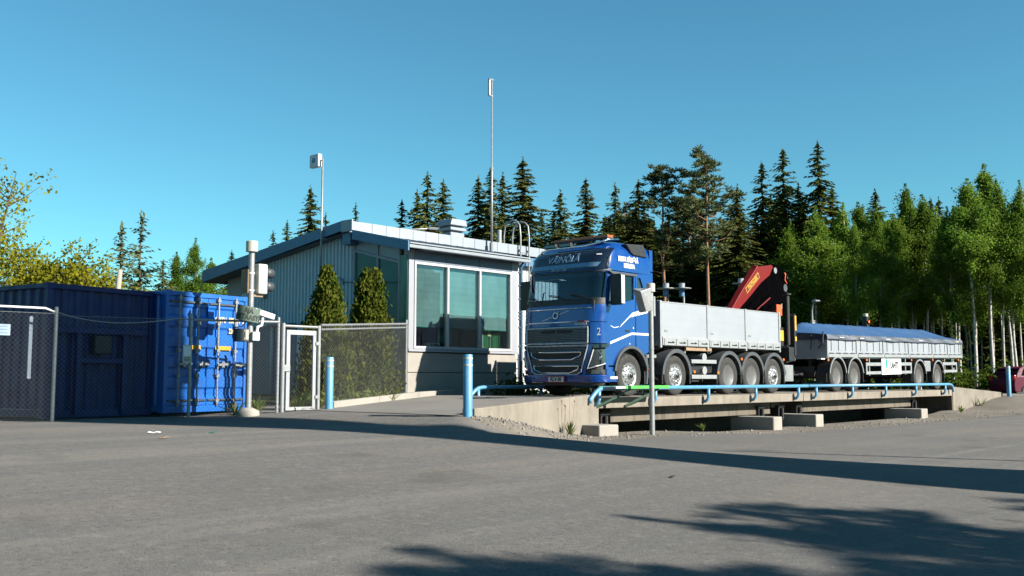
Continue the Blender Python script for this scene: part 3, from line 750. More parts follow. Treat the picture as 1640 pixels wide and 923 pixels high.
# gate
gt = empty('mesh_gate', (12.26, 17.75, .52), 0, 'narrow grey steel gate of wire mesh beside the blue bollard', 'gate')
MB().tube([(0,0,-.2),(0,0,1.90)], .045, 12).build('gate_post', M_galv, gt, auto=40)
MB().tube([(.92,0,-.2),(.92,0,1.88)], .045, 12).build('gate_post', M_galv, gt, auto=40)
MB().tube([(0,0,1.84),(.92,0,1.84)], .03, 8).build('lintel', M_galv, gt)
lf = MB().box(.08,.84,-.022,.022,.06,.13).box(.08,.84,-.022,.022,1.66,1.76).box(.08,.17,-.021,.021,.13,1.66).box(.76,.84,-.021,.021,.13,1.66).build('gate_leaf', M_alu2, gt, bev=.004)
q = mesh_panel(.59, 1.53, z0=.13); q.v = [(x+.17, y, z) for x, y, z in q.v]; q.build('wire_mesh', M_wire, lf, kind='stuff')
MB().box(.0,.16,-.05,-.023,.88,1.02).build('latch', M_galv, lf, bev=.004)
MB().box(.82,.93,-.05,-.023,1.45,1.52).box(.82,.93,-.05,-.023,.30,.37).build('hinge', M_galv, lf)
# notices on the fence
nb = MB().box(-.09,.09,-.012,0,0,.34).build('notice_board', M_offw, None, loc=(10.02,17.70,1.56), label='small pale notice on the fence in front of the blue container', cat='sign')
MB().box(-.075,.075,-.015,-.013,.13,.31).build('sheet', M_white, nb)
for k in range(3): MB().box(-.07,.07,-.0155,-.0125,.025+k*.03,.04+k*.03).build('print_line', M_plastic, nb)
nb = MB().box(-.35,.35,-.012,0,0,.19).build('notice_board', mat('shade_dulled_sign', (.22,.30,.38), .5), None, loc=(6.38,17.71,1.98), label='pale blue notice cut by the left edge of the picture, on the fence', cat='sign')  # board colour dulled as if it hung in shade
for k in range(3): MB().box(-.3,.3,-.0135,-.0125,.03+k*.055,.055+k*.055).build('print_line', mat('blue_print', (.12,.2,.32), .6) if k == 0 else MATS['blue_print'], nb)
MB().tube([(0,0,0),(0,0,.9),(.02,0,1.0)], .018, 6).box(-.03,.03,-.05,-.02,.0,1.1).build('hose_reel_pipe', mat('shade_dulled_steel', (.12,.16,.21), .6), None, loc=(7.25,18.2,1.25), label='thin pale upright pipe seen through the leftmost fence panel', cat='pipe')  # blue dulled so that the pipe looks shaded

# ------------------------------------------------------------------ containers
def corr_wall(q, o, d, n, L, z0, z1, depth=.036, pitch=.28):
    # vertical trapezoid corrugation along d with outward normal n
    o = Vector(o); d = Vector(d); n = Vector(n); prof = []; x = 0
    while x < L-1e-6:
        for a, h in ((0, 0), (.07, 0), (.105, -depth), (.21, -depth), (.245, 0)):
            if x+a <= L: prof.append((x+a, h))
        x += pitch
    prof.append((L, 0)); b = len(q.v); m = len(prof)
    for zz in (z0, z1):
        for a, h in prof: p = o+d*a+n*h; q.v.append((p.x, p.y, zz))
    q.f += [(b+i, b+i+1, b+m+i+1, b+m+i) for i in range(m-1)]
def container(loc, rz, W_, L_, H_, m, label, door):
    c = empty('shipping_container' if door else 'roll_off_container', loc, rz, label, 'container', None)
    q = MB()                                                   # local: x along the end wall, y into depth
    t = .1
    for x in (0, W_-t):
        for y in (0, L_-t): q.box(x, x+t, y, y+t, .0, H_)
    for y in (0, L_-t):
        q.box(t, W_-t, y+.002, y+t, .0, .14); q.box(t, W_-t, y+.002, y+t, H_-.1, H_-.002)
    for x in (0, W_-t):
        q.box(x+.002, x+t-.002, t, L_-t, .02, .16); q.box(x+.002, x+t-.002, t, L_-t, H_-.09, H_-.004)
    q.build('frame', m, c, bev=.008)
    q = MB(); corr_wall(q, (.05, t, 0), (0,1,0), (-1,0,0), L_-2*t, .15, H_-.08); q.build('side_wall', m, c); q = MB(); corr_wall(q, (W_-.05, t, 0), (0,1,0), (1,0,0), L_-2*t, .15, H_-.08); q.build('side_wall', m, c)
    q = MB(); corr_wall(q, (t, L_-.05, 0), (1,0,0), (0,1,0), W_-2*t, .14, H_-.1)
    q.build('end_wall', m, c)
    if not door:
        q = MB(); corr_wall(q, (t, .05, 0), (1,0,0), (0,-1,0), W_-2*t, .14, H_-.1); q.build('end_wall', m, c)
    MB().box(t, W_-t, t, L_-t, H_-.05, H_-.02).build('roof_plate', m, c)
    for x in (-.004, W_-.17):
        for z in (-.004, H_-.112): MB().box(x, x+.174, -.008, .16, z, z+.118).build('corner_casting', m, c, bev=.012)
    return c
blu = container((10.16, 18.82, .555), R(11), 2.44, 6.06, 2.60, M_cont, 'bright blue shipping container with closed double doors behind the fence', True)
for x in (.10, 1.225):
    q = MB(); wv = 1.11
    zs = [.15]; prof = [(.15,0)]
    for k in range(5):
        z = .3+k*.44; prof += [(z,0),(z+.05,.035),(z+.19,.035),(z+.24,0)]
    prof += [(2.49,0)]
    q.add([(x, .03+d, z) for z, d in prof] + [(x+wv, .03+d, z) for z, d in prof], [(i, i+1, len(prof)+i+1, len(prof)+i) for i in range(len(prof)-1)])
    q.add([(x,.031,.15),(x+wv,.031,.15),(x+wv,.08,.15),(x,.08,.15),(x,.031,2.49),(x+wv,.031,2.49),(x+wv,.08,2.49),(x,.08,2.49)], [(0,3,2,1),(4,5,6,7),(3,0,4,7),(1,2,6,5)])
    dr = q.build('door', M_cont, blu)
    for dx in (.27, .80):
        rx = x+dx
        MB().tube([(rx,-.03,.12),(rx,-.03,2.54)], .019, 8).build('lock_rod', M_galv, dr)
        for z in (.2, .75, 1.3, 1.9, 2.42): MB().box(rx-.045, rx+.045, -.055, .03, z, z+.07).build('rod_bracket', M_galv, dr, bev=.006)
        hx = rx if dx < .5 else rx-.38
        MB().beam((rx-.02,-.06,1.03), (rx+.34,-.06,1.05), .025, .05).box(rx+.1, rx+.18, -.07, .03, .97, 1.1).build('handle', M_galv, dr)
    MB().box(x+.02, x+wv-.02, -.012, .029, 2.36, 2.40).build('seal_strip', M_plastic, dr); MB().box(x+.02, x+wv-.02, -.012, .029, .24, .275).build('seal_strip', M_plastic, dr)
MB().box(.70, 1.02, .012, .029, 1.36, 1.45).build('warning_strip', M_yellow, blu); MB().box(1.45, 1.92, .012, .029, 1.36, 1.45).build('warning_strip', M_yellow, blu)
M_print = mat('pale_yellow_print', (.62,.55,.34), .6)
text('CMTU', .17, M_print, blu, (1.60, .022, 2.03), SIDE, xs=.72, bold=.006); text('208804', .17, M_print, blu, (2.02, .022, 2.03), SIDE, xs=.68, bold=.006)
text('5', .17, M_print, blu, (2.30, .022, 2.03), SIDE, xs=.72, bold=.006); text('22G1', .16, M_print, blu, (1.98, .022, 1.79), SIDE, xs=.72, bold=.006)
blu.scale = (.92, .96, .96)
dk = container((7.73, 18.66, .52), R(11), 2.37, 6.0, 2.50, M_contd, 'dark navy corrugated container with a welded end frame, left of the bright blue one', False)
q = MB().box(.12, 2.2, -.07, .012, 1.58, 1.70).box(.60, .70, -.068, .012, .05, 1.58).box(1.62, 1.72, -.068, .012, .05, 1.58).box(.70, 1.62, -.066, .012, 1.02, 1.12); q.build('hook_frame', M_contd, dk, bev=.01)
MB().box(.95, 1.32, -.12, .0, 1.2, 1.55).build('hook_plate', M_ink, dk, bev=.02)
MB().box(-.4, 2.2, .5, 5.5, -.25, -.02).box(.0, 2.3, .05, .5, -.25, -.02).build('skid', M_black, dk)
MB().box(.1, 2.3, .2, 5.5, -.25, -.02).build('skid', M_black, blu)

# ------------------------------------------------------------------ poles
sp = empty('signal_pole', (11.32, 17.55, .57), 0, 'steel pole with a tilted green sign and a cream signal box by the fence', 'pole')
MB().tube([(0,0,-.2),(0,0,3.30)], .062, 16).build('post', M_galv, sp, auto=40)
MB().lathe([(.09,3.26),(.12,3.262),(.12,3.47),(.11,3.48)], 20).build('cap', M_offw, sp, auto=40)
MB().lathe([(.24,-.15),(.22,.03),(.10,.09),(.065,.10)], 14).build('footing', M_conc_l, sp, smooth=True)
for z in (2.45, 2.80): MB().lathe([(.066,z),(.068,z+.002),(.068,z+.035),(.066,z+.037)], 16).build('clamp', M_white, sp)
sg = MB().obox((-.12,-.11,1.98), (1,-.25,-.16), (.25,1,0), (.16,0,1), .235, .012, .155).build('sign_board', M_greend, sp, bev=.006)
_rot = Matrix(((Vector((1,-.25,-.16)).normalized()), Vector((.16,-.04,1)).normalized(), Vector((1,-.25,-.16)).cross(Vector((.16,-.04,1))).normalized())).transposed()
for s_, dz in (('AJA', .065), ('HITAASTI', -.07)):
    t_ = text(s_, .145, M_ink, sg, (0,0,0), (0,0,0), xs=.82, bold=.003)
    n_ = Vector((1,-.25,-.16)).cross(Vector((.16,-.04,1))).normalized()
    t_.matrix_local = Matrix.Translation(Vector((-.12,-.11,1.98)) + n_*.02 + Vector((.16,-.04,1)).normalized()*dz) @ _rot.to_4x4()
sb = MB().box(.10, .32, -.12, .16, 2.40, 3.02).build('signal_box', M_offw, sp, bev=.03)
for z in (2.58, 2.86): MB().tube([(.32,.02,z),(.52,.05,z-.01)], .10, 14).build('visor', M_plastic, sb, smooth=True)
MB().box(.0, .26, -.04, .04, 2.34, 2.385).build('box_bracket', M_wood, sp, bev=.006)
MB().box(-.16, -.125, -.12, .12, 2.40, 2.88).build('back_plate', M_wood, sp, bev=.006)
cm = MB().obox((.26,-.13,1.98), (1,-.18,-.28), (.18,1,0), (.28,0,1), .20, .055, .05).build('camera', M_white, sp, bev=.012)
MB().obox((.25,-.13,2.035), (1,-.18,-.28), (.18,1,0), (.28,0,1), .22, .065, .008).build('sun_shield', M_white, cm, bev=.004)
MB().tube([(.0,-.05,1.55),(.1,-.08,1.55),(.12,-.08,1.72),(.2,-.1,1.76),(.22,-.11,1.93)], .035, 8).box(-.02,.14,-.14,-.02,1.45,1.62).build('camera_arm', M_white, sp, smooth=False)
db = MB().box(-.36, -.08, -.10, .06, 1.42, 1.68).build('intercom', M_plastic, sp, bev=.01)
MB().box(-.17, -.10, -.108, -.101, 1.46, 1.66).build('symbol', M_offw, db); MB().box(-.20, -.175, -.108, -.101, 1.62, 1.66).box(-.20, -.175, -.108, -.101, 1.46, 1.50).build('symbol', M_offw, db)
MB().tube([(-.35,-.02,1.7),(-.2,-.03,1.73),(-.1,-.02,1.85),(-.05,-.06,2.0)], .012, 6).build('cable', M_plasticd, sp)

gp = empty('sensor_pole', (18.64, 12.8, 0), 0, 'tall grey pole carrying a slanted metal box beside the truck door', 'pole')
MB().tube([(0,0,-.2),(0,0,3.22)], .058, 16).build('post', M_galv, gp, auto=40)
MB().lathe([(.075,3.2),(.10,3.202),(.10,3.38),(.09,3.39)], 18).build('cap', M_offw, gp, auto=40)
q = MB().prism([(-.30,2.86),(-.20,2.78),(-.34,3.25),(-.62,3.25)][::-1], -.14, .12, 'y')
q = MB(); q.add([(-.62,-.16,3.16),(-.30,-.22,3.26),(-.20,-.20,2.76),(-.40,-.15,2.72),(-.60,.06,3.24),(-.22,.06,3.27),(-.14,.06,2.76),(-.38,.06,2.72)], [(0,1,2,3),(7,6,5,4),(0,4,5,1),(1,5,6,2),(2,6,7,3),(3,7,4,0)])
q.build('metal_box', M_galv, gp, bev=.012)
MB().box(-.25, -.03, -.03, .03, 3.0, 3.05).build('bracket', M_galv, gp); MB().box(.05, .12, -.05, .08, 2.65, 3.1).build('junction_box', M_galv, gp, bev=.01)
for z in (2.98, 1.9): MB().lathe([(.062,z),(.064,z+.002),(.064,z+.04),(.062,z+.042)], 16).build('clamp', M_galv, gp)
# ------------------------------------------------------------------ truck (local: x rearwards, y across, near side -1.25, z above the deck)
tk = empty('lorry', (18.95, 15.85, .812), 0, 'blue five-axle lorry with a grey drop-side bed standing on the weighbridge', 'truck')
XP = [(.30,.06),(.5,.015),(1.2,.0),(1.7,.015),(2.15,.05),(2.35,.08),(2.7,.145),(3.05,.225),(3.2,.25),(3.5,.36),(3.72,.62)]
RC = .40
def fpt(s, z, off=0.):
    x = lerp_pts(XP, z); a = abs(s); sg = 1 if s >= 0 else -1
    if a <= .85: return (x+.035*(a/.85)**2-off, s, z)
    t = min((a-.85)/RC, 1.62)
    return (x+.035+RC*(1-math.cos(t))-off*math.cos(t), sg*(.85+RC*math.sin(t)+off*math.sin(t)), z)
def patch(name, c, m, parent, off=.02, th=.03, nx=12, nz=4, **k):
    # c: corners (s,z) bottom-left, bottom-right, top-right, top-left in (s,z)
    def pos(a, b, o):
        s = (c[0][0]*(1-a)+c[1][0]*a)*(1-b)+(c[3][0]*(1-a)+c[2][0]*a)*b
        z = (c[0][1]*(1-a)+c[1][1]*a)*(1-b)+(c[3][1]*(1-a)+c[2][1]*a)*b
        return fpt(s, z, o)
    return MB().shell(nx, nz, lambda a, b: pos(a, b, off), lambda a, b: pos(a, b, off-th)).build(name, m, parent, auto=k.pop('auto', 50), **k)
# lower structure and floor of the cab
MB().shell(26, 10, lambda a, b: fpt(-1.40+2.8*a, .42+1.9*b, -.035), lambda a, b: fpt(-1.40+2.8*a, .42+1.9*b, -.12)).build('front_frame', M_black, tk)
MB().box(.5, 2.2, -1.1, 1.1, 1.05, 1.25).box(.12, .7, -1.1, 1.1, 2.0, 2.33).build('cab_floor', M_plasticd, tk)
# bumper
bm_ = patch('bumper', [(-1.46,.345),(1.46,.345),(1.46,.53),(-1.46,.53)], M_blue, tk, off=.06, th=.09, nx=30, nz=3, bev=.015)
patch('bumper_lip', [(-1.3,.27),(1.3,.27),(1.36,.343),(-1.36,.343)], M_plasticd, tk, off=.03, th=.06, nx=26, nz=1)
# blue corner panels beside the grille, with headlights and fog lights let in
for sg in (1, -1):
    def S(*pts): return [(sg*p[0], p[1]) for p in (pts if sg > 0 else (pts[1], pts[0], pts[3], pts[2]))]
    patch('corner_panel', S((1.40,.66),(1.52,.66),(1.52,1.27),(1.40,1.27)), M_blue, tk, off=.02, th=.05, nx=4, nz=6)
    patch('grille_surround', S((.80,.535),(.88,.535),(1.10,1.27),(.99,1.27)), M_blue, tk, off=.03, th=.06, nx=4, nz=6)
    patch('upper_corner', S((1.02,1.29),(1.50,1.29),(1.50,1.80),(1.02,1.80)), M_blue, tk, off=.028, th=.06, nx=8, nz=5)
    patch('corner_strip', S((1.10,1.17),(1.50,1.20),(1.50,1.275),(1.08,1.26)), M_navy, tk, off=.04, th=.04, nx=8, nz=2)
    hl = patch('headlight', S((.96,.68),(1.385,.80),(1.395,1.15),(1.12,1.13)), M_lampglass, tk, off=.012, th=.05, nx=8, nz=4)
    drl = MB().tube([fpt(sg*s, z, .035) for s, z in ((1.10,1.14),(1.03,.90),(.955,.675),(1.16,.735),(1.38,.80))], .018, 6)
    drl.build('light_strip', M_white, hl)
    for s, z, r in ((1.24,.94,.052),(1.28,1.07,.036)):
        p = fpt(sg*s, z, .02); MB().lathe([(.01,.0),(r*.6,.012),(r,.0),(r*1.1,-.02),(r*1.1,.03)][:4], 14, p, 'x').build('lamp_ring', M_chrome, hl, smooth=True)
    patch('lens', S((.97,.69),(1.38,.81),(1.39,1.14),(1.125,1.12)), M_lens, hl, off=.042, th=.008, nx=8, nz=3)
    patch('fog_recess', S((.90,.54),(1.40,.54),(1.40,.655),(.93,.655)), M_plasticd, tk, off=.005, th=.04, nx=8, nz=2)
    fg = patch('fog_light', S((1.03,.55),(1.33,.56),(1.33,.64),(1.06,.64)), M_lampglass, tk, off=.022, th=.03, nx=6, nz=2)
# grille: upper and lower mesh, each with dark mouths and bright rims
M_grille = bpy.data.materials.new('grille_mesh'); M_grille.use_nodes = True
def hexmat(m):
    nt = m.node_tree; N = nt.nodes; L = nt.links; b = N["Principled BSDF"]
    t = N.new('ShaderNodeTexCoord'); mp = N.new('ShaderNodeMapping'); mp.inputs['Scale'].default_value = (0, 14, 22); L.new(t.outputs['Object'], mp.inputs['Vector'])
    vo = N.new('ShaderNodeTexVoronoi'); vo.inputs['Randomness'].default_value = 0.0; vo.inputs['Scale'].default_value = 1.0; vo.feature = 'DISTANCE_TO_EDGE'; L.new(mp.outputs[0], vo.inputs['Vector'])
    r = N.new('ShaderNodeMapRange'); r.inputs[1].default_value = .16; r.inputs[2].default_value = .22; L.new(vo.outputs['Distance'], r.inputs[0])
    x = N.new('ShaderNodeMixRGB'); x.inputs[1].default_value = (.20,.21,.22,1); x.inputs[2].default_value = (.008,.008,.009,1); L.new(r.outputs[0], x.inputs[0]); L.new(x.outputs[0], b.inputs['Base Color']); b.inputs['Roughness'].default_value = .4
hexmat(M_grille)
# real honeycomb bars: rows of staggered short bars over a dark back
def honey(name, poly, parent, off, cell=.075):
    # poly: function z -> (smin, smax); z range
    z0, z1, f = poly; q = MB(); z = z0; row = 0
    while z < z1:
        a, b = f(z); s = a + (cell/2 if row % 2 else 0)
        while s < b-cell*.3:
            h = cell*.36; pts = [fpt(s, z-h*.25, off), fpt(s, z+h*.35, off), fpt(min(b, s+cell/2), z+h*.9, off), fpt(min(b, s+cell), z+h*.35, off)]
            for p, p2 in zip(pts, pts[1:]): q.beam(p, p2, .011, .011, (1,0,0))
            s += cell
        z += cell*.52; row += 1
    return q.build(name, mat('grille_bars', (.30,.32,.34), .35, metal=.5) if 'grille_bars' not in MATS else MATS['grille_bars'], parent)
def zspan(zb, zt, wb, wt): return lambda z: (-(wb+(wt-wb)*(z-zb)/(zt-zb)), (wb+(wt-wb)*(z-zb)/(zt-zb)))
ug = patch('upper_grille', [(-.98,1.29),(.98,1.29),(.98,1.70),(-.98,1.70)], M_black, tk, off=.0, th=.03, nx=16, nz=4)
honey('grille_mesh', (1.32, 1.66, zspan(1.29,1.70,.95,.95)), ug, .012)
def rim(name, pts, r, m, parent, off=.035): 
    return MB().tube([fpt(s, z, off) for s, z in pts], r, 6).build(name, m, parent)
def dense(pts, closed=True):
    out = []; P_ = pts + ([pts[0]] if closed else [])
    for (a, b), (c, d) in zip(P_, P_[1:]):
        for k in range(6): out.append((a+(c-a)*k/6, b+(d-b)*k/6))
    out.append(P_[-1]); return out
M_gframe = mat('grille_frame', (.42,.45,.48), .3, metal=.6)
rim('grille_frame', dense([(-.97,1.30),(.97,1.30),(.97,1.685),(-.97,1.685)]), .022, M_gframe, ug)
for a, b in ((-.46,-.04),(.04,.46)): patch('air_slot', [(a,1.555),(b,1.555),(b+(.06 if b > .3 else 0),1.625),(a-(.06 if a < -.3 else 0),1.625)], M_ink, ug, off=.03, th=.03, nx=6, nz=1)
lg = patch('lower_grille', [(-.76,.54),(.76,.54),(.98,1.25),(-.98,1.25)], M_black, tk, off=.0, th=.03, nx=16, nz=5)
honey('grille_mesh', (.57, 1.21, zspan(.54,1.25,.74,.95)), lg, .012)
rim('grille_frame', dense([(-.66,.535),(.66,.535),(.78,.60),(.975,1.24),(-.975,1.24),(-.78,.60)]), .02, M_gframe, lg)
for zt, zb, wt, wb in ((1.08,.90,.80,.52),(.745,.575,.72,.44)):
    pl = [(-wt,zt),(wt,zt),(wt-.03,zt-.09),(wb,zb),(-wb,zb),(-wt+.03,zt-.09)]
    patch('grille_mouth', [(-wb,zb),(wb,zb),(wt-.03,zt-.09),(-wt+.03,zt-.09)], M_ink, lg, off=.03, th=.02, nx=10, nz=1)
    patch('grille_mouth', [(-wt+.03,zt-.09),(wt-.03,zt-.09),(wt,zt),(-wt,zt)], M_ink, lg, off=.03, th=.02, nx=10, nz=1)
    rim('mouth_rim', dense(pl), .016, M_chrome, lg, .045)
# hood panel, chrome lines, emblem and lettering
hd = patch('hood_panel', [(-1.48,1.815),(1.48,1.815),(1.46,2.24),(-1.46,2.24)], M_blue, tk, off=.03, th=.05, nx=30, nz=5)
patch('hood_panel', [(-1.015,1.715),(1.015,1.715),(1.015,1.81),(-1.015,1.81)], M_blue, tk, off=.028, th=.05, nx=16, nz=1)
rim('chrome_strip', [(-1.0+k*.1,1.825) for k in range(20)], .017, M_chrome, hd, .036); rim('chrome_strip', [(-1.05+k*.1,2.155) for k in range(21)], .013, M_chrome, hd, .036)
M_silver = mat('silver_letter', (.55,.57,.6), .35, metal=.6)
p = fpt(.0, 1.99, .05); MB().lathe([(.062,-.01),(.088,-.012),(.088,.012),(.062,.01)], 24, p, 'x', close=True).build('emblem_ring', M_silver, hd)
MB().beam((p[0],-.045,2.03),(p[0],-.105,2.09),.012,.02,(1,0,0)).build('emblem_arrow', M_silver, hd)
rim('emblem_bar', [(.44,1.87),(.25,1.925),(.09,1.972)], .010, M_silver, hd, .035); rim('emblem_bar', [(-.09,2.012),(-.25,2.06),(-.42,2.11)], .010, M_silver, hd, .035)
text('VÄINÖLÄ', .105, M_silver, hd, (fpt(-.78,1.765,.04)[0]-.006, -.78, 1.765), FRONT, xs=.9)
patch('red_badge', [(-.90,1.80),(-.70,1.80),(-.70,1.85),(-.90,1.85)], mat('red_black_badge', (.25,.01,.02), .4), hd, off=.06, th=.02, nx=3, nz=1)
text('2', .26, M_silver, tk, tuple(Vector(fpt(-1.22,1.56,.034))), (R(90), 0, R(-90+40)), xs=.8)
# number plate
pl = MB().box(-.006, .012, -.30, .30, .345, .50).build('number_plate', mat('plate_frame', (.48,.03,.02), .5), tk, loc=(-.075,-.03,0), bev=.004)
MB().box(-.010, .0, -.27, .27, .362, .482).build('plate_face', M_white, pl); MB().box(-.012, .0, .21, .27, .362, .482).build('country_band', mat('plate_blue', (.02,.08,.4), .5), pl)
text('KLV-50', .135, M_ink, pl, (-.013, -.035, .422), FRONT, xs=.85, bold=.004)
# windscreen, scuttle, visor
patch('scuttle_panel', [(-1.43,2.245),(1.43,2.245),(1.43,2.40),(-1.43,2.40)], M_plasticd, tk, off=.02, th=.05, nx=30, nz=2)
ws = patch('windscreen', [(-1.36,2.40),(1.36,2.40),(1.33,3.05),(-1.33,3.05)], M_gtruck, tk, off=.012, th=.010, nx=30, nz=8)
for sg in (1, -1): patch('windscreen_pillar', [(sg*1.36,2.25),(sg*1.47,2.25),(sg*1.47,3.06),(sg*1.33,3.06)] if sg > 0 else [(-1.47,2.25),(-1.36,2.25),(-1.33,3.06),(-1.47,3.06)], M_blue, tk, off=.018, th=.05, nx=4, nz=6)
patch('header_rail', [(-1.44,3.05),(1.44,3.05),(1.44,3.13),(-1.44,3.13)], M_plasticd, tk, off=.012, th=.05, nx=28, nz=1)
for s0, s1, z1 in ((.55,1.05,2.47),(-.35,.28,2.49),(-1.05,-.42,2.48)):
    q = MB().tube([fpt(s0, 2.36, .03), fpt((s0+s1)/2, 2.44, .035), fpt(s1, z1, .03)], .014, 6)
    q.beam(fpt(s1-.34, z1-.02, .028), fpt(s1+.02, z1+.035, .028), .02, .02); q.build('wiper', M_plasticd, tk)
# upper shell: stacked plan outlines
LV = [(3.10,1.25),(3.25,1.252),(3.42,1.24),(3.54,1.215),(3.62,1.175),(3.69,1.10),(3.735,1.0),(3.765,.84),(3.78,.6)]
def outline(z, hw, n=14):
    x0 = lerp_pts(XP+[(3.78,.85)], z)-.015; rr = min(RC, hw*.6); pts = []
    def lift(x): return z + .13*sm(.35, 1.35, x)*(z-3.1)/.68
    side = [2.28-(2.28-(x0+.035+rr))*k/7 for k in range(7)]
    for x in side: pts.append((x, -hw))
    for k in range(n+1):
        t = math.pi/2*(1-k/n); pts.append((x0+.035+rr*(1-math.cos(t)), -(hw-rr+rr*math.sin(t))))
    m = len(pts)
    full = pts + [(x0+.035*(abs(y)/(hw-rr))**2, y) for y in [-(hw-rr)*(1-2*k/10) for k in range(1, 10)]] + [(x, -y) for x, y in reversed(pts)]
    return [(x, y, lift(x)) for x, y in full]
q = MB(); rows = [outline(z, hw) for z, hw in LV]; n = len(rows[0])
for r_ in rows: q.v += r_
for j in range(len(rows)-1):
    for i in range(n): i2 = (i+1) % n; q.f.append((j*n+i, j*n+i2, (j+1)*n+i2, (j+1)*n+i))
q.f.append(tuple((len(rows)-1)*n+i for i in range(n)))
rf = q.build('cab_roof', M_blue, tk, auto=40)
vp_ = [(-1.34,3.13),(1.34,3.13),(1.30,3.66),(-1.30,3.66)]
vz = patch('roof_visor_panel', vp_, M_navy, tk, off=.035, th=.03, nx=30, nz=8)
vs = patch('visor_stripe', [(-1.06,3.175),(1.10,3.175),(1.10,3.285),(-1.13,3.285)], mat('steel_blue_stripe', (.16,.30,.45), .3, metal=.3, coat=.5), vz, off=.05, th=.02, nx=24, nz=1)
def onfront(s, z, body, size, m, **k):
    a = fpt(s, z-.1, .045); b = fpt(s, z+.1, .045); tilt = math.atan2(b[0]-a[0], b[2]-a[2]); p = fpt(s, z, .045)
    return text(body, size, m, vz, p, (R(90)-tilt, 0, R(-90)), **k)
onfront(-.02, 3.405, 'VÄINÖLÄ', .25, mat('pale_blue_letter', (.35,.50,.66), .4), shear=.18, xs=.95, bold=.004)
onfront(.06, 3.145, '040 504 6385', .095, MATS['pale_blue_letter'], shear=.3, xs=.95, ext=.003)
for s in (-1.05, 1.05): patch('marker_lamp', [(s-.06,3.47),(s+.06,3.47),(s+.06,3.50),(s-.06,3.50)], M_white, vz, off=.05, th=.02, nx=2, nz=1)
# lamp bar, work lights, beacon bar
q = MB().tube([(.62,1.05,3.62),(.50,.86,3.70),(.46,.6,3.735),(.46,-.6,3.735),(.52,-.85,3.78),(.8,-1.02,3.89),(1.2,-1.06,3.93)], .026, 8)
lb = q.build('lamp_bar', M_chrome, tk, smooth=True)
for y in (.55, .05, -.38):
    if y > -.3:
        wl_ = MB().box(.42, .52, y-.19, y+.19, 3.75, 3.86).build('work_light', M_plasticd, lb, bev=.015)
        for k in range(7): MB().box(.414, .421, y-.165+k*.048, y-.125+k*.048, 3.775, 3.835).build('led', M_lampglass, wl_)
bb = MB().box(.80, 1.05, -1.02, .72, 3.93, 3.955).box(.9,.95,-.8,-.7,3.8,3.93).box(.9,.95,.5,.6,3.8,3.93).build('beacon_bar', M_plastic, tk, bev=.008)
for a, b in ((-1.02,-.62),(-.6,.3),(.32,.72)): MB().box(.805, 1.045, a, b, 3.956, 4.02).build('beacon_lens', mat('beacon_orange', (.42,.10,.025), .3) if 'beacon_orange' not in MATS else MATS['beacon_orange'], bb, bev=.01)
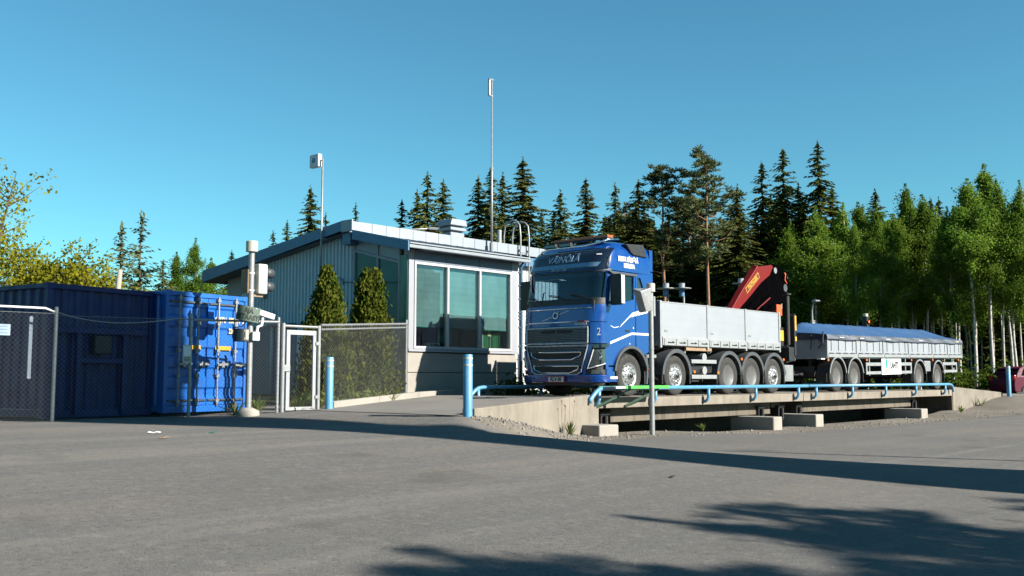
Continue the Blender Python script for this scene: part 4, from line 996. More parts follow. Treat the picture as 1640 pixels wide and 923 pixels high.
# cab sides
def arch(cx, cz, r, a0, a1, n=12): return [(cx+r*math.cos(R(a0+(a1-a0)*k/n)), cz+r*math.sin(R(a0+(a1-a0)*k/n))) for k in range(n+1)]
AX = 1.40
for sg in (-1, 1):
    ya, yb = (-1.25, -1.20) if sg < 0 else (1.20, 1.25)
    sill = [(.44,.74),(.80,.74)] + [(x, z) for x, z in arch(AX, .53, .70, 160, 66, 10)]
    door = [(.44,.76),(.735,.76)] + arch(AX, .53, .71, 159, 72, 9) + [(1.64,3.08),(.46,3.08),(.42,2.3)]
    w1 = [(.56,2.22),(1.57,2.42),(1.57,2.985),(.62,2.985)]
    dr = MB().prism(door, ya, yb, 'y', holes=[w1]).build('door', M_blue, tk, auto=30)
    MB().prism([(.565,2.225),(1.565,2.425),(1.565,2.98),(.622,2.98)], ya*.985, yb*.985 if sg < 0 else yb*.985, 'y')
    yg = -1.215 if sg < 0 else 1.215
    MB().prism([(.55,2.215),(1.575,2.415),(1.575,2.99),(.615,2.99)], yg-.004, yg+.004, 'y').build('door_glass', M_gtruck, dr)
    rear = [(1.655,1.22)] + arch(AX, .53, .71, 66, 44, 5)[1:] + [(2.0,1.03),(2.24,1.13),(2.28,3.10),(1.655,3.08)]
    w2 = [(1.72,2.50),(2.03,2.66),(1.86,2.985),(1.72,2.985)]
    sp_ = MB().prism(rear, ya, yb, 'y', holes=[w2]).build('side_panel', M_blue, tk, auto=30)
    MB().prism([(1.715,2.49),(2.04,2.655),(1.865,2.99),(1.715,2.99)], yg-.004, yg+.004, 'y').build('rear_glass', mat('tinted_glass', (.012,.016,.02), .1, coat=1.) if 'tinted_glass' not in MATS else MATS['tinted_glass'], sp_)
    st = MB().prism([(.41,.36),(.86,.36)] + arch(AX, .53, .66, 195, 160, 4)[1:] + [(.78,.72),(.41,.72)], ya, yb, 'y').build('step_panel', M_blue, tk, bev=.012)
    if sg < 0: MB().box(.55, .84, -1.262, -1.251, .43, .49).build('reflector_strip', M_white, st)
    q = MB(); a_in = arch(AX, .53, .655, 172, 20, 16); a_out = arch(AX, .53, .725, 172, 20, 16)
    q.prism(a_out + a_in[::-1], (-1.30 if sg < 0 else 1.15), (-1.15 if sg < 0 else 1.30), 'y'); q.build('wheel_arch', M_plastic, tk, auto=30)
    # side deflector behind the cab
    MB().box(2.285, 2.42, ya if sg < 0 else 1.17, -1.17 if sg < 0 else yb, 1.45, 3.16).box(2.285, 2.42, ya if sg < 0 else 1.17, -1.17 if sg < 0 else yb, 3.18, 3.74).build('side_deflector', M_blue, tk, bev=.01)
    y0 = sg*1.262
    if sg < 0:
        MB().box(1.20, 1.36, -1.27, -1.245, 1.60, 1.645).build('handle', M_plasticd, dr, bev=.008)
        MB().prism([(.45,3.055),(1.62,3.055),(1.60,3.0),(.6,3.0)], -1.33, -1.252, 'y').build('wind_deflector', M_plastic, dr)
        q = MB()
        for pts in ([(.56,1.275),(1.46,1.53),(1.46,1.585),(.56,1.335)], [(1.475,1.53),(2.2,1.53),(2.2,1.585),(1.475,1.585)]): q.prism(pts, -1.256, -1.251, 'y')
        q.build('white_stripe', M_white, dr)
        q = MB()
        q.prism([(.95,1.69),(1.04,1.775),(1.5,2.085),(1.8,2.15),(2.12,2.17),(1.86,2.115),(1.6,2.05),(1.34,1.94)], -1.256, -1.2505, 'y')
        for k in range(5):
            x = 1.42+.145*k; z = 2.0+.028*k
            q.prism([(x,z),(x+.16,z+.05),(x+.21,z+.045),(x+.13,z-.005),(x+.05,z-.03)], -1.2565-.0003*k, -1.2505, 'y')
        q.prism([(.58,1.735),(.72,1.69),(.92,1.72),(.92,1.705),(.72,1.672),(.58,1.72)], -1.2558, -1.2505, 'y')
        q.build('wing_graphic', M_white, dr)
        for z, x, r in ((1.30,1.36,.018),(1.70,1.52,.02)): MB().lathe([(r,-1.262),(r,-1.25)], 10, (x,0,z), 'y').build('marker_stud', M_white, dr)
        text('PEKKA VÄINÖLÄ', .155, M_white, rf, (1.33,-1.262,3.40), SIDE, xs=.72, bold=.012); text('HOLLOLA', .14, M_white, rf, (1.37,-1.262,3.245), SIDE, xs=.72, bold=.012)
        MB().prism([(1.24,3.80),(2.00,3.845),(2.14,3.52),(1.56,3.54),(1.44,3.60)], -1.272, -1.06, 'y').build('roof_side_panel', M_plasticd, rf, bev=.02)
    # mirrors
    my = sg*1.47
    q = MB().box(.50, .62, my-.17, my+.17, 2.22, 2.98)
    mr = q.build('mirror_housing', M_plasticd if sg > 0 else M_plasticd, tk, bev=.04)
    if sg < 0: MB().box(.498, .63, my-.19, my-.165, 2.25, 2.94).build('mirror_cover', M_white, mr, bev=.008)
    MB().box(.622, .628, my-.14, my+.14, 2.26, 2.94).build('mirror_glass', M_chrome, mr)
    MB().beam((.6,sg*1.2,2.95),(.55,my,2.93),.05,.05).beam((.6,sg*1.2,2.30),(.55,my,2.27),.05,.05).build('mirror_arm', M_plasticd, mr)
MB().box(2.22, 2.28, -1.2, 1.2, 1.2, 3.1).build('rear_wall', M_plasticd, tk)
# inside the cab
MB().box(.20, .62, -1.12, 1.12, 2.05, 2.34).build('dashboard', M_plasticd, tk, bev=.05)
for y in (-.62, .62):
    st = MB().box(1.05, 1.55, y-.26, y+.26, 1.55, 1.72).build('seat', M_redcloth if y < 0 else M_roomd, tk, bev=.05)
    MB().obox((1.58,y,2.15), (1,0,.18), (0,1,0), (-.18,0,1), .07, .24, .45).build('backrest', M_redcloth if y < 0 else M_roomd, st, bev=.05)
MB().lathe([(.205,-.014),(.23,-.014),(.23,.014),(.205,.014)], 24, (0,0,0), 'z', close=True).build('steering_wheel', M_plasticd, tk, loc=(.78,-.62,2.16), rot=(0,R(-35),0))
MB().prism([(.34,2.95),(.34,3.06),(.55,3.06),(.55,2.95)], -1.1, 1.1, 'y').build('sun_blind', M_plasticd, tk)
MB().tube([(.42,.8,2.36),(.45,.78,2.62),(.5,.75,2.64)], .02, 6).build('dash_bracket', M_plasticd, tk)

# driver: one continuous figure grown over a skeleton
def figure(name, joints, edges, m, parent, loc, label, cat):
    me = bpy.data.meshes.new(name); me.from_pydata([j[0] for j in joints], edges, []); o = bpy.data.objects.new(name, me); COL.objects.link(o)
    sk = o.modifiers.new('skin', 'SKIN'); lay = me.skin_vertices[0].data if me.skin_vertices else None
    if lay is None:
        bm = bmesh.new(); bm.from_mesh(me); bm.verts.layers.skin.verify(); bm.to_mesh(me); bm.free(); lay = me.skin_vertices[0].data
    for i, j in enumerate(joints): lay[i].radius = (j[1], j[2] if len(j) > 2 else j[1]); lay[i].use_root = (i == 0)
    sb_ = o.modifiers.new('sub', 'SUBSURF'); sb_.levels = 2; sb_.render_levels = 2
    dg = bpy.context.evaluated_depsgraph_get(); me2 = bpy.data.meshes.new_from_object(o.evaluated_get(dg)); bpy.data.objects.remove(o)
    me2.name = name; me2.materials.clear(); me2.materials.append(m)
    me2.polygons.foreach_set('use_smooth', [True]*len(me2.polygons))
    q = link_mesh(name, me2, parent, loc); return tag(q, label, cat)
J = [((1.35,-.62,1.78),.15,.17), ((1.40,-.62,2.02),.14,.17), ((1.40,-.62,2.24),.13,.19), ((1.37,-.62,2.40),.06,.07), ((1.35,-.62,2.50),.075,.07), ((1.33,-.62,2.62),.095,.08), ((1.34,-.62,2.70),.06,.05),
     ((1.40,-.82,2.30),.07), ((1.28,-1.02,2.12),.055), ((1.06,-1.13,2.28),.042), ((.98,-1.10,2.31),.03,.02),
     ((1.40,-.42,2.30),.07), ((1.22,-.34,2.08),.055), ((.96,-.48,2.17),.042), ((.86,-.52,2.21),.035,.022),
     ((1.05,-.74,1.76),.085), ((.85,-.75,1.45),.06), ((1.05,-.50,1.76),.085), ((.85,-.49,1.45),.06),
     ((.94,-1.135,2.315),.012), ((.91,-1.12,2.32),.011), ((.90,-1.09,2.32),.011), ((.91,-1.065,2.31),.010), ((.97,-1.06,2.33),.012),
     ((.80,-.50,2.215),.012), ((.79,-.52,2.215),.011), ((.79,-.545,2.21),.011), ((.81,-.57,2.205),.010), ((.87,-.48,2.23),.012)]
E_ = [(0,1),(1,2),(2,3),(3,4),(4,5),(5,6),(2,7),(7,8),(8,9),(9,10),(2,11),(11,12),(12,13),(13,14),(0,15),(15,16),(0,17),(17,18),(10,19),(10,20),(10,21),(10,22),(10,23),(14,24),(14,25),(14,26),(14,27),(14,28)]
drv = figure('person', J, E_, M_skin, None, (18.95,15.85,.812), 'driver sitting behind the wheel of the blue lorry, bare forearm at the side window', 'person')
q = MB(); q.lathe([(.19,1.62),(.20,1.8),(.185,2.05),(.215,2.26),(.16,2.36),(.085,2.42)], 18, (1.385,-.62,0)); q.v = [(1.385+(x-1.385)*.86, y, z) for x, y, z in q.v]
q.tube([(1.40,-.78,2.31),(1.35,-.92,2.22),(1.28,-1.0,2.14)], [.085,.08,.07], 10).tube([(1.40,-.46,2.31),(1.33,-.38,2.2),(1.24,-.35,2.1)], [.085,.08,.07], 10)
q.build('shirt', M_shirt, drv, smooth=True)
q = MB().lathe([(.02,2.775),(.07,2.765),(.095,2.73),(.102,2.68),(.098,2.63)], 16, (1.35,-.62,0)); q.build('hair', mat('dark_hair', (.03,.02,.015), .8), drv, smooth=True)
MB().lathe([(.004,-.02),(.016,0),(.004,.02)], 8, (1.235,-.62,2.60), 'x').build('nose', M_skin, drv, smooth=True)
for y in (-.65, -.59): MB().lathe([(.003,-.008),(.012,0),(.003,.008)], 8, (1.25,y,2.635), 'x').build('eye', M_ink, drv)
MB().box(1.243, 1.255, -.645, -.595, 2.548, 2.556).build('mouth', M_redcloth, drv)

# ---- wheels
def wheel_meshes():
    r, hw = .522, .155
    ty = MB().lathe([(.30,-hw*.9),(.33,-hw),(.43,-hw*1.04),(.49,-hw*.96),(.512,-hw*.84),(r,-hw*.72),(r,-.06),(r-.016,-.052),(r-.016,-.044),(r,-.036),(r,.036),(r-.016,.044),(r-.016,.052),(r,.06),(r,hw*.72),(.512,hw*.84),(.49,hw*.96),(.43,hw*1.04),(.33,hw),(.30,hw*.9)], 40, (0,0,0), 'y', close=True).mesh('tyre', M_rubber, True)
    front = MB().lathe([(.305,-.14),(.318,-.15),(.30,-.128),(.275,-.10),(.255,-.135),(.20,-.15),(.135,-.148),(.12,-.16),(.09,-.165),(.085,-.20),(.06,-.215),(.01,-.215)], 40, (0,0,0), 'y').mesh('rim', M_rim, True)
    nut = MB()
    for k in range(10):
        t = 2*math.pi*k/10; nut.tube([(.165*math.cos(t),-.145,.165*math.sin(t)),(.165*math.cos(t),-.19,.165*math.sin(t))], .017, 6)
    nuts = nut.mesh('wheel_nuts', M_chrome)
    hol = MB()
    for k in range(10):
        t = 2*math.pi*(k+.5)/10; hol.tube([(.232*math.cos(t),-.128,.232*math.sin(t)),(.232*math.cos(t),-.1475,.232*math.sin(t))], .024, 10)
    holes = hol.mesh('hand_holes', M_ink)
    deep = MB().lathe([(.305,-.14),(.318,-.15),(.30,-.13),(.288,-.05),(.275,.06),(.245,.125),(.20,.14),(.15,.13),(.13,.08),(.12,.0),(.05,-.01),(.01,-.01)], 40, (0,0,0), 'y').mesh('rim', M_rimd, True)
    h2 = MB()
    for k in range(8):
        t = 2*math.pi*(k+.5)/8; h2.tube([((.205)*math.cos(t),.155,.205*math.sin(t)),(.205*math.cos(t),.125,.205*math.sin(t))], .036, 10)
    holes2 = h2.mesh('hand_holes', M_ink)
    hub = MB().lathe([(.06,-.2),(.07,-.21),(.05,-.235),(.01,-.235)], 16, (0,0,0), 'y').mesh('hub', M_plasticd, True)
    return ty, front, nuts, holes, deep, holes2, hub
TY, RF, NU, HO, RD, HO2, HB = wheel_meshes()
def wheel(parent, x, kind, z=.522, y=-1.06):
    for sg in (-1, 1):
        o = link_mesh('wheel', TY, parent, (x, y*(-sg) if sg > 0 else y, z), (0, random.random()*6, R(180) if sg > 0 else 0))
        if kind == 'front':
            link_mesh('rim', RF, o); tag(link_mesh('wheel_nuts', NU, o), kind='stuff'); tag(link_mesh('hand_holes', HO, o), kind='stuff'); link_mesh('hub', HB, o)
        else:
            link_mesh('rim', RD, o); tag(link_mesh('hand_holes', HO2, o), kind='stuff')
for x, k in ((1.40,'front'),(3.48,'front'),(6.19,'deep'),(7.52,'deep'),(8.84,'front')): wheel(tk, x, k)
for x in (1.40,3.48,6.19,7.52,8.84): MB().tube([(x,-.9,.52),(x,.9,.52)], .09, 10).build('axle', M_black, tk)
# chassis
for y in (-.42, .42): MB().box(.6, 10.0, y-.04, y+.04, .80, 1.08).build('frame_rail', M_black, tk)
MB().box(2.35, 2.62, -1.05, 1.05, 1.2, 2.5).build('engine_intake', M_plasticd, tk, bev=.02)
q = MB().tube([(2.55,-.9,.9),(2.6,-1.1,.5),(2.9,-1.15,.32),(3.0,-1.0,.7)], .018, 6).tube([(2.5,-.8,1.1),(2.75,-1.0,.95),(3.0,-.9,1.05)], .018, 6); q.build('air_hose', M_plasticd, tk)
MB().box(2.4, 2.9, -1.0, -.6, .98, 1.06).build('cat_walk', M_galv, tk)
MB().box(2.2, 4.2, -.9, .9, .45, .8).box(4.2, 9.4, -.75, .75, .35, .8).build('driveline', M_black, tk)
def fender(parent, x, r0, r1, m, w0=-1.27, w1=-.80, a0=8, a1=172, z=.522, tip=None, lip=None):
    q = MB(); q.prism(arch(x, z, r1, a1, a0, 18) + arch(x, z, r0, a0, a1, 18), w0, w1, 'y'); o = q.build('mudguard', m, parent, auto=30)
    if lip: MB().prism(arch(x, z, r1+.008, a1, a0, 18) + arch(x, z, r1-.035, a0, a1, 18), w0-.012, w0+.02, 'y').build('bright_edge', lip, o)
    q = MB().prism(arch(x, z, r1, a1, a0, 14) + arch(x, z, r0, a0, a1, 14), -w1, -w0, 'y'); q.build('mudguard', m, parent, auto=30)
    return o
for x in (3.48, 6.19, 7.52, 8.84): fender(tk, x, .60, .70, M_plastic, a0=2, a1=178)
for x in (2.03, 2.82, 4.14, 5.53, 6.86, 8.18, 9.5): MB().box(x-.03, x+.03, -1.24, -.85, .30, .62).build('mud_flap', M_plasticd, tk)
MB().prism([(2.05,1.05),(2.13,1.05),(2.18,.72),(2.14,.30),(2.08,.30),(2.11,.7)], -1.25, -.9, 'y').build('rear_mudguard', M_plastic, tk)
for z0, z1 in ((.85,.955),(.43,.54)): MB().box(4.22, 5.50, -1.25, -1.19, z0, z1).build('side_guard', M_alu2, tk, bev=.01)
MB().box(4.3, 5.5, -1.1, -.6, .58, .82).build('battery_box', M_plasticd, tk, bev=.02)
for z in (1.02, .66): MB().tube([(4.85,-1.15,z),(5.05,-1.15,z),(5.05,-.7,z)], .0, 3) ; MB().tube([(5.0,-1.17,z),(5.0,-.5,z)], .115, 16).build('air_tank', M_alu2, tk, smooth=False)
MB().box(4.0, 5.3, -1.22, -1.16, 1.19, 1.285).build('wooden_sign_board', M_wood, tk, bev=.006)
for x, z in ((2.2,.66),(4.32,.62),(5.55,.60),(6.86,1.0),(9.42,1.02)): MB().box(x-.045, x+.045, -1.275, -1.25, z-.035, z+.035).build('side_marker', M_orange, tk, bev=.006)
MB().box(9.5, 10.12, -1.23, -.75, .35, .86).build('tool_box', M_galv, tk, bev=.015)
MB().box(9.62, 10.0, -1.24, -1.231, .42, .80).build('tool_box_lid', M_galv, tk, bev=.01)
# load bed
bd = MB().box(2.70, 9.24, -1.19, 1.19, 1.30, 1.42).build('bed_floor', M_alu2, tk, bev=.01)
MB().box(2.72, 2.78, -1.19, 1.19, 1.42, 2.48).build('headboard', M_alu, tk, bev=.01)
MB().box(9.18, 9.22, -1.19, 1.19, 1.42, 2.44).build('tailboard', M_alu, tk, bev=.01)
SEG = [(2.80,5.0),(5.09,7.10),(7.19,9.16)]
for sg in (-1, 1):
    for a, b in SEG:
        ya, yb = (-1.25, -1.215) if sg < 0 else (1.215, 1.25)
        sd = MB().box(a, b, ya, yb, 1.36, 2.44)
        for k in range(1, 4): zz = 1.57+(2.44-1.57)*k/4; sd.box(a+.004, b-.004, (ya-.0015) if sg < 0 else yb, (ya if sg < 0 else yb+.0015), zz-.006, zz+.006)
        sd = sd.build('drop_side', M_alu, tk, bev=.004)
        if sg > 0: continue
        MB().prism([(-1.25,1.55),(-1.285,1.50),(-1.285,1.31),(-1.25,1.29)], a, b, 'x').build('lower_rail', M_alu2, sd)
        MB().box(a, b, -1.256, -1.21, 2.42, 2.455).build('top_rail', M_alu2, sd, bev=.006)
        n_ = 4
        for k in range(n_):
            x = a+(b-a)*(k+.12)/n_; w_ = (b-a)/n_
            MB().box(x, x+.03, -1.30, -1.286, 1.30, 1.48).build('rib', M_alu2, sd)
            MB().beam((x+w_*.30,-1.292,1.385),(x+w_*.72,-1.292,1.385),.02,.024).prism([(x+w_*.62,1.375),(x+w_*.86,1.375),(x+w_*.70,1.42)], -1.302, -1.284, 'y').build('lashing_ring', M_ink, sd)
        MB().box(a+.12, a+.26, -1.262, -1.25, 1.66, 1.72).build('latch', M_galv, sd, bev=.006)
    for x in (2.70, 5.005, 7.105, 9.165):
        MB().box(x, x+.08, -1.275 if sg < 0 else 1.2, -1.2 if sg < 0 else 1.275, 1.24, 2.47).build('stake', M_alu2, tk, bev=.008)
# knuckle crane behind the bed
cr = MB().box(9.55, 10.35, -.55, .55, .85, 1.5).box(9.7, 10.25, -.4, .4, 1.5, 2.5).build('crane_base', M_black, tk, bev=.03)
MB().prism([(8.02,2.46),(8.40,2.46),(9.3,3.02),(10.05,3.52),(10.62,3.80),(10.86,4.10),(10.75,4.15),(9.92,4.02),(9.80,4.07),(9.72,3.96),(8.9,3.28)], -.24, -.02, 'y').build('boom', M_red, cr, bev=.02)
MB().prism([(8.45,2.40),(10.0,2.42),(11.2,2.75),(11.75,3.2),(11.98,3.62),(11.72,3.98),(11.25,4.17),(10.95,4.2),(10.64,3.79),(10.06,3.50),(9.3,2.99)], -.25, .22, 'y').build('outer_arm', M_jet, cr, bev=.03)
q = MB()
for (a, b), r in ((((8.9,2.6),(10.9,3.72)),.07),(((9.4,2.55),(11.3,3.5)),.07),(((10.2,2.6),(11.6,3.25)),.06)): q.tube([(a[0],-.25,a[1]),(b[0],-.25,b[1])], r*.7, 10)
q.build('hydraulic_ram', M_jet, cr, smooth=True)
MB().tube([(9.6,-.25,2.62),(10.5,-.25,3.05)], .05, 8).build('red_ram', M_red, cr)
q = MB()
for k in range(6): q.tube([(10.95+k*.08,-.2,4.1-.02*k),(11.35+.06*k,-.25,3.85),(11.5+.05*k,-.22,3.5-.06*k),(11.2+.05*k,-.2,3.2)], .022, 6)
q.build('hydraulic_hose', M_jet, cr, smooth=True)
MB().lathe([(.10,-.28),(.10,.28)], 14, (10.93,0,3.98), 'y').build('knuckle_pin', M_galv, cr); MB().lathe([(.13,-.27),(.13,.27)], 14, (11.62,0,3.45), 'y').build('knuckle_pin', M_plastic, cr)
MB().tube([(11.5,-.18,4.05),(11.68,-.24,3.92),(11.6,-.25,3.72),(11.8,-.22,3.6)], .03, 8).build('orange_hose', M_hiviz, cr, smooth=True)
q = MB().tube([(11.8,-.1,3.6),(12.0,-.1,3.45),(12.02,-.1,3.25),(11.86,-.1,3.18)], .035, 8).box(11.7,11.95,-.2,.0,3.6,3.85); q.build('load_hook', M_plastic, cr)
MB().box(10.92, 11.28, -.30, -.1, 2.5, 2.86).build('warning_flag', M_hiviz, cr, bev=.01)
MB().box(11.3, 11.5, -.2, .1, 2.75, 3.25).tube([(11.45,-.1,2.1),(11.45,-.1,2.75)], .05, 8).build('remote_bracket', M_galv, cr, bev=.01)
lbp = MB().obox((9.45,-.247,3.47), (.82,0,.57), (0,1,0), (-.57,0,.82), .50, .004, .095).build('name_plate', M_yellow, cr, bev=.003)
q = MB().obox((9.45,-.250,3.47), (.82,0,.57), (0,1,0), (-.57,0,.82), .475, .004, .075).build('plate_face', mat('dark_red_face', (.12,.01,.01), .5), lbp)
t_ = text('PALFINGER', .16, M_yellow, lbp, (9.45,-.257,3.47), (0,0,0), xs=.86, bold=.003); t_.rotation_euler = (R(90), R(-34.8), 0)
sg_ = MB().tube([(10.16,-1.05,1.5),(10.16,-1.05,3.08)], .075, 12).lathe([(.14,3.08),(.14,3.12),(.03,3.13)], 12, (10.16,-1.05,0)).build('stabiliser_leg', M_black, cr)
MB().prism([(10.28,1.15),(10.40,1.15),(10.42,2.38),(10.36,2.5),(10.26,2.4)], -1.22, -1.05, 'y').build('control_lever_panel', M_plasticd, cr, bev=.015)
MB().box(10.30, 10.40, -1.232, -1.221, 1.95, 2.42).box(10.30,10.40,-1.232,-1.221,1.62,1.76).build('yellow_mark', M_yellow, cr)
MB().box(9.72, 9.98, -1.0, -.93, 1.62, 1.95).build('yellow_decal', M_yellow, cr); MB().box(9.5, 10.3, -.95, -.5, 1.45, 2.05).build('valve_block', M_black, cr, bev=.02)
MB().beam((10.1,-1.0,.95),(10.6,-1.05,1.05),.05,.05).box(10.05, 10.5, -1.0, -.6, .45, .52).build('tow_gear', M_galv, cr)
MB().box(9.95, 10.35, -1.2, 1.2, .98, 1.42).build('rear_crossbeam', M_plasticd, cr, bev=.02)

# ------------------------------------------------------------------ trailer
tr = empty('covered_trailer', (31.43, 15.85, .812), 0, 'long grey drop-side trailer under a peaked blue tarpaulin behind the lorry', 'trailer')
LT = 13.05
def dz(x): return .0135*x                         # the body rises slightly to the rear
def tb(q): q.v = [(x, y, z+dz(x)) for x, y, z in q.v]; return q
tb(MB().box(.02, LT-.02, -1.2, 1.2, 1.10, 1.26)).build('bed_floor', M_alu2, tr)
for y in (-.5, .5): tb(MB().box(.3, LT-.3, y-.05, y+.05, .82, 1.10)).build('frame_rail', M_black, tr)
SEGT = [(.06,2.30),(2.42,4.62),(4.74,7.05),(7.17,9.55),(9.67,11.30),(11.42,12.98)]
for sg in (-1, 1):
    for a, b in SEGT:
        ya, yb = (-1.25, -1.22) if sg < 0 else (1.22, 1.25)
        sd = tb(MB().box(a, b, ya, yb, 1.28, 1.74)).build('drop_side', M_alu, tr, bev=.004)
        if sg > 0: continue
        tb(MB().prism([(-1.25,1.27),(-1.29,1.25),(-1.29,1.15),(-1.25,1.13)], a, b, 'x')).build('lower_rail', M_alu2, sd)
        n_ = max(3, round((b-a)/.58))
        for k in range(n_):
            x = a+(b-a)*(k+.5)/n_
            tb(MB().box(x-.012, x+.012, -1.262, -1.25, 1.36, 1.76)).build('tie_strap', M_plasticd, sd)
            tb(MB().box(x-.14, x+.10, -1.282, -1.25, 1.275, 1.30).box(x+.02, x+.12, -1.285, -1.25, 1.235, 1.275)).build('hinge', M_plastic, sd)
    for x in (0.0, 2.31, 4.63, 7.06, 9.56, 11.31, LT-.07):
        tb(MB().box(x, x+.09, -1.28 if sg < 0 else 1.2, -1.2 if sg < 0 else 1.28, 1.12, 1.76)).build('stake', M_alu2, tr, bev=.008)
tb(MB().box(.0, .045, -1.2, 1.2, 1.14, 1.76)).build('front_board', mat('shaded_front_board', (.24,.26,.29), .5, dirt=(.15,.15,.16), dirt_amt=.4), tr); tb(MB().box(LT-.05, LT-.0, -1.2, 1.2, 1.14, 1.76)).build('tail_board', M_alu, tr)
# tarpaulin: ridged cover with sagging folds between the hoops
def tarp_z(x, y):
    t = abs(y)/1.28
    ridge = 2.36*min(1, .86+.14*x/.7) if x < .7 else (2.36 if x < 12.2 else 2.36-.30*(x-12.2)/.9)
    eave = 1.90; z = eave+(ridge-eave)*(1-t)
    return z - .03*math.sin(math.pi*((x % 1.62)/1.62))**2*(1-abs(2*t-1)**3) + .008*math.sin(x*7+y*5)+.006*math.sin(x*17)
q = tb(MB().grid(110, 16, lambda s, t: (-.04+(LT+.08)*s, -1.285+2.57*t, tarp_z(-.04+(LT+.08)*s, -1.285+2.57*t))))
tp = q.build('tarpaulin', M_tarp, tr, smooth=True)
def skirt_y(x, z): return -1.292-.014*math.sin(x*3.9+z*4)-.010*math.sin(x*9.5)
for sg in (1, -1):
    tb(MB().grid(120, 6, lambda s, t: (-.04+(LT+.08)*s, sg*skirt_y((LT)*s, t), 1.735+(tarp_z((LT)*s,-1.285)-1.735)*t+.012*math.sin(s*40)*(1-t)))).build('tarpaulin_skirt', M_tarpd, tp, smooth=True)
    MB().tube([(x, sg*(skirt_y(x,0)-.006), 1.74+dz(x)+.012*math.sin(x/LT*40)) for x in [LT*k/60 for k in range(61)]], .018, 6).build('edge_rope', M_tarpn, tp)
def endcap(x, nm):
    tb(MB().grid(20, 5, lambda s, t: (x+.02*math.sin(s*19), -1.285+2.57*s, 1.74+(tarp_z(max(.0, min(LT, x)), -1.285+2.57*s)-1.74)*t))).build(nm, M_tarpn, tp, smooth=True)
endcap(-.045, 'tarpaulin_front'); endcap(LT+.045, 'tarpaulin_end')
MB().tube([(-.07,-.75,1.9),(-.075,-.74,1.5),(-.07,-.70,1.4)], .018, 6).tube([(-.07,-1.18,2.0),(-.08,-1.15,1.6),(-.07,-1.0,1.45)], .03, 6).tube([(-.07,-1.0,1.75),(-.08,-1.22,1.55)], .02, 6).build('tie_rope', M_tarpn, tp)
for x in (.9, 2.55, 4.9, 8.1, 12.2): tb(MB().box(x, x+.34, -1.312, -1.285, 1.80, 1.825)).build('pale_patch', M_white, tp)
for x in (.80, 2.21, 8.19, 10.21): wheel(tr, x, 'deep'); MB().tube([(x,-.9,.52),(x,.9,.52)], .08, 10).build('axle', M_black, tr)
for x in (.80, 2.21, 8.19, 10.21): fender(tr, x, .60, .66, M_plasticd, a0=10, a1=172, lip=M_alu2)
for x in (.02, 1.5, 2.93, 7.45, 9.0, 10.95): MB().box(x-.02, x+.02, -1.22, -.85, .32, .62).build('mud_flap', M_plasticd, tr)
MB().box(-1.9, .3, -.35, .35, .55, .68).box(.2, 3.0, -.7, .7, .5, .85).box(7.4, 11, -.7, .7, .5, .85).build('drawbar_and_bogie', M_black, tr)
for a, b in ((3.12,7.37),(10.75,12.42)):
    sg2 = tb(MB().box(a, b, -1.26, -1.22, .84, .96)).build('side_guard', M_alu2, tr, bev=.008)
    tb(MB().box(a, b, -1.26, -1.22, .54, .645).box(a, a+.10, -1.259, -1.221, .645, .84).box(b-.10, b, -1.259, -1.221, .645, .84)).build('guard_rail', M_alu2, sg2, bev=.006)
    for x in ((a+.35, b-.55) if b-a > 2 else (a+.3, b-.5)): tb(MB().box(x, x+.06, -1.22, -1.17, .5, 1.14)).build('guard_post', M_alu2, sg2)
sn = tb(MB().box(4.42, 6.25, -1.285, -1.262, .52, 1.10)).build('advert_board', M_white, tr, bev=.004)
z0 = .82+dz(5.3)
M_tealp = mat('teal_print', (.02,.30,.24), .5); M_coral = mat('coral_print', (.72,.27,.17), .5)
MB().prism([(4.86+.10*math.cos(t), z0+.10+.17*math.sin(t)) for t in [R(a) for a in range(0, 360, 24)]], -1.289, -1.284, 'y').build('logo_upper', M_tealp, sn)
MB().prism([(4.86+.09*math.cos(t), z0-.16+.07*math.sin(t)) for t in [R(a) for a in range(0, 360, 24)]], -1.289, -1.284, 'y').build('logo_lower', M_coral, sn)
text('LAHTI', .34, M_ink, sn, (5.58, -1.288, z0+.03), SIDE, xs=.80, bold=.012)
MB().box(5.18, 5.85, -1.288, -1.284, z0-.20, z0-.185).build('print_line', M_plastic, sn)
bx = tb(MB().box(8.80, 9.42, -1.24, -.9, .60, 1.02)).build('spare_box', M_alu2, tr, bev=.03); tb(MB().box(8.88, 9.34, -1.246, -1.239, .66, .97)).build('box_lid', M_galv, bx, bev=.02)
for x in (.03, 3.12, 7.3, 9.55, 12.55): tb(MB().box(x, x+.10, -1.27, -1.24, 1.02, 1.09)).build('side_marker', M_orange, tr)
tb(MB().box(LT-.12, LT, -1.15, 1.15, .75, .95)).build('rear_light_bar', M_plasticd, tr)
MB().box(-.32,-.04,-1.2,-1.05,1.07,1.11).build('front_lamp', M_white, tr)
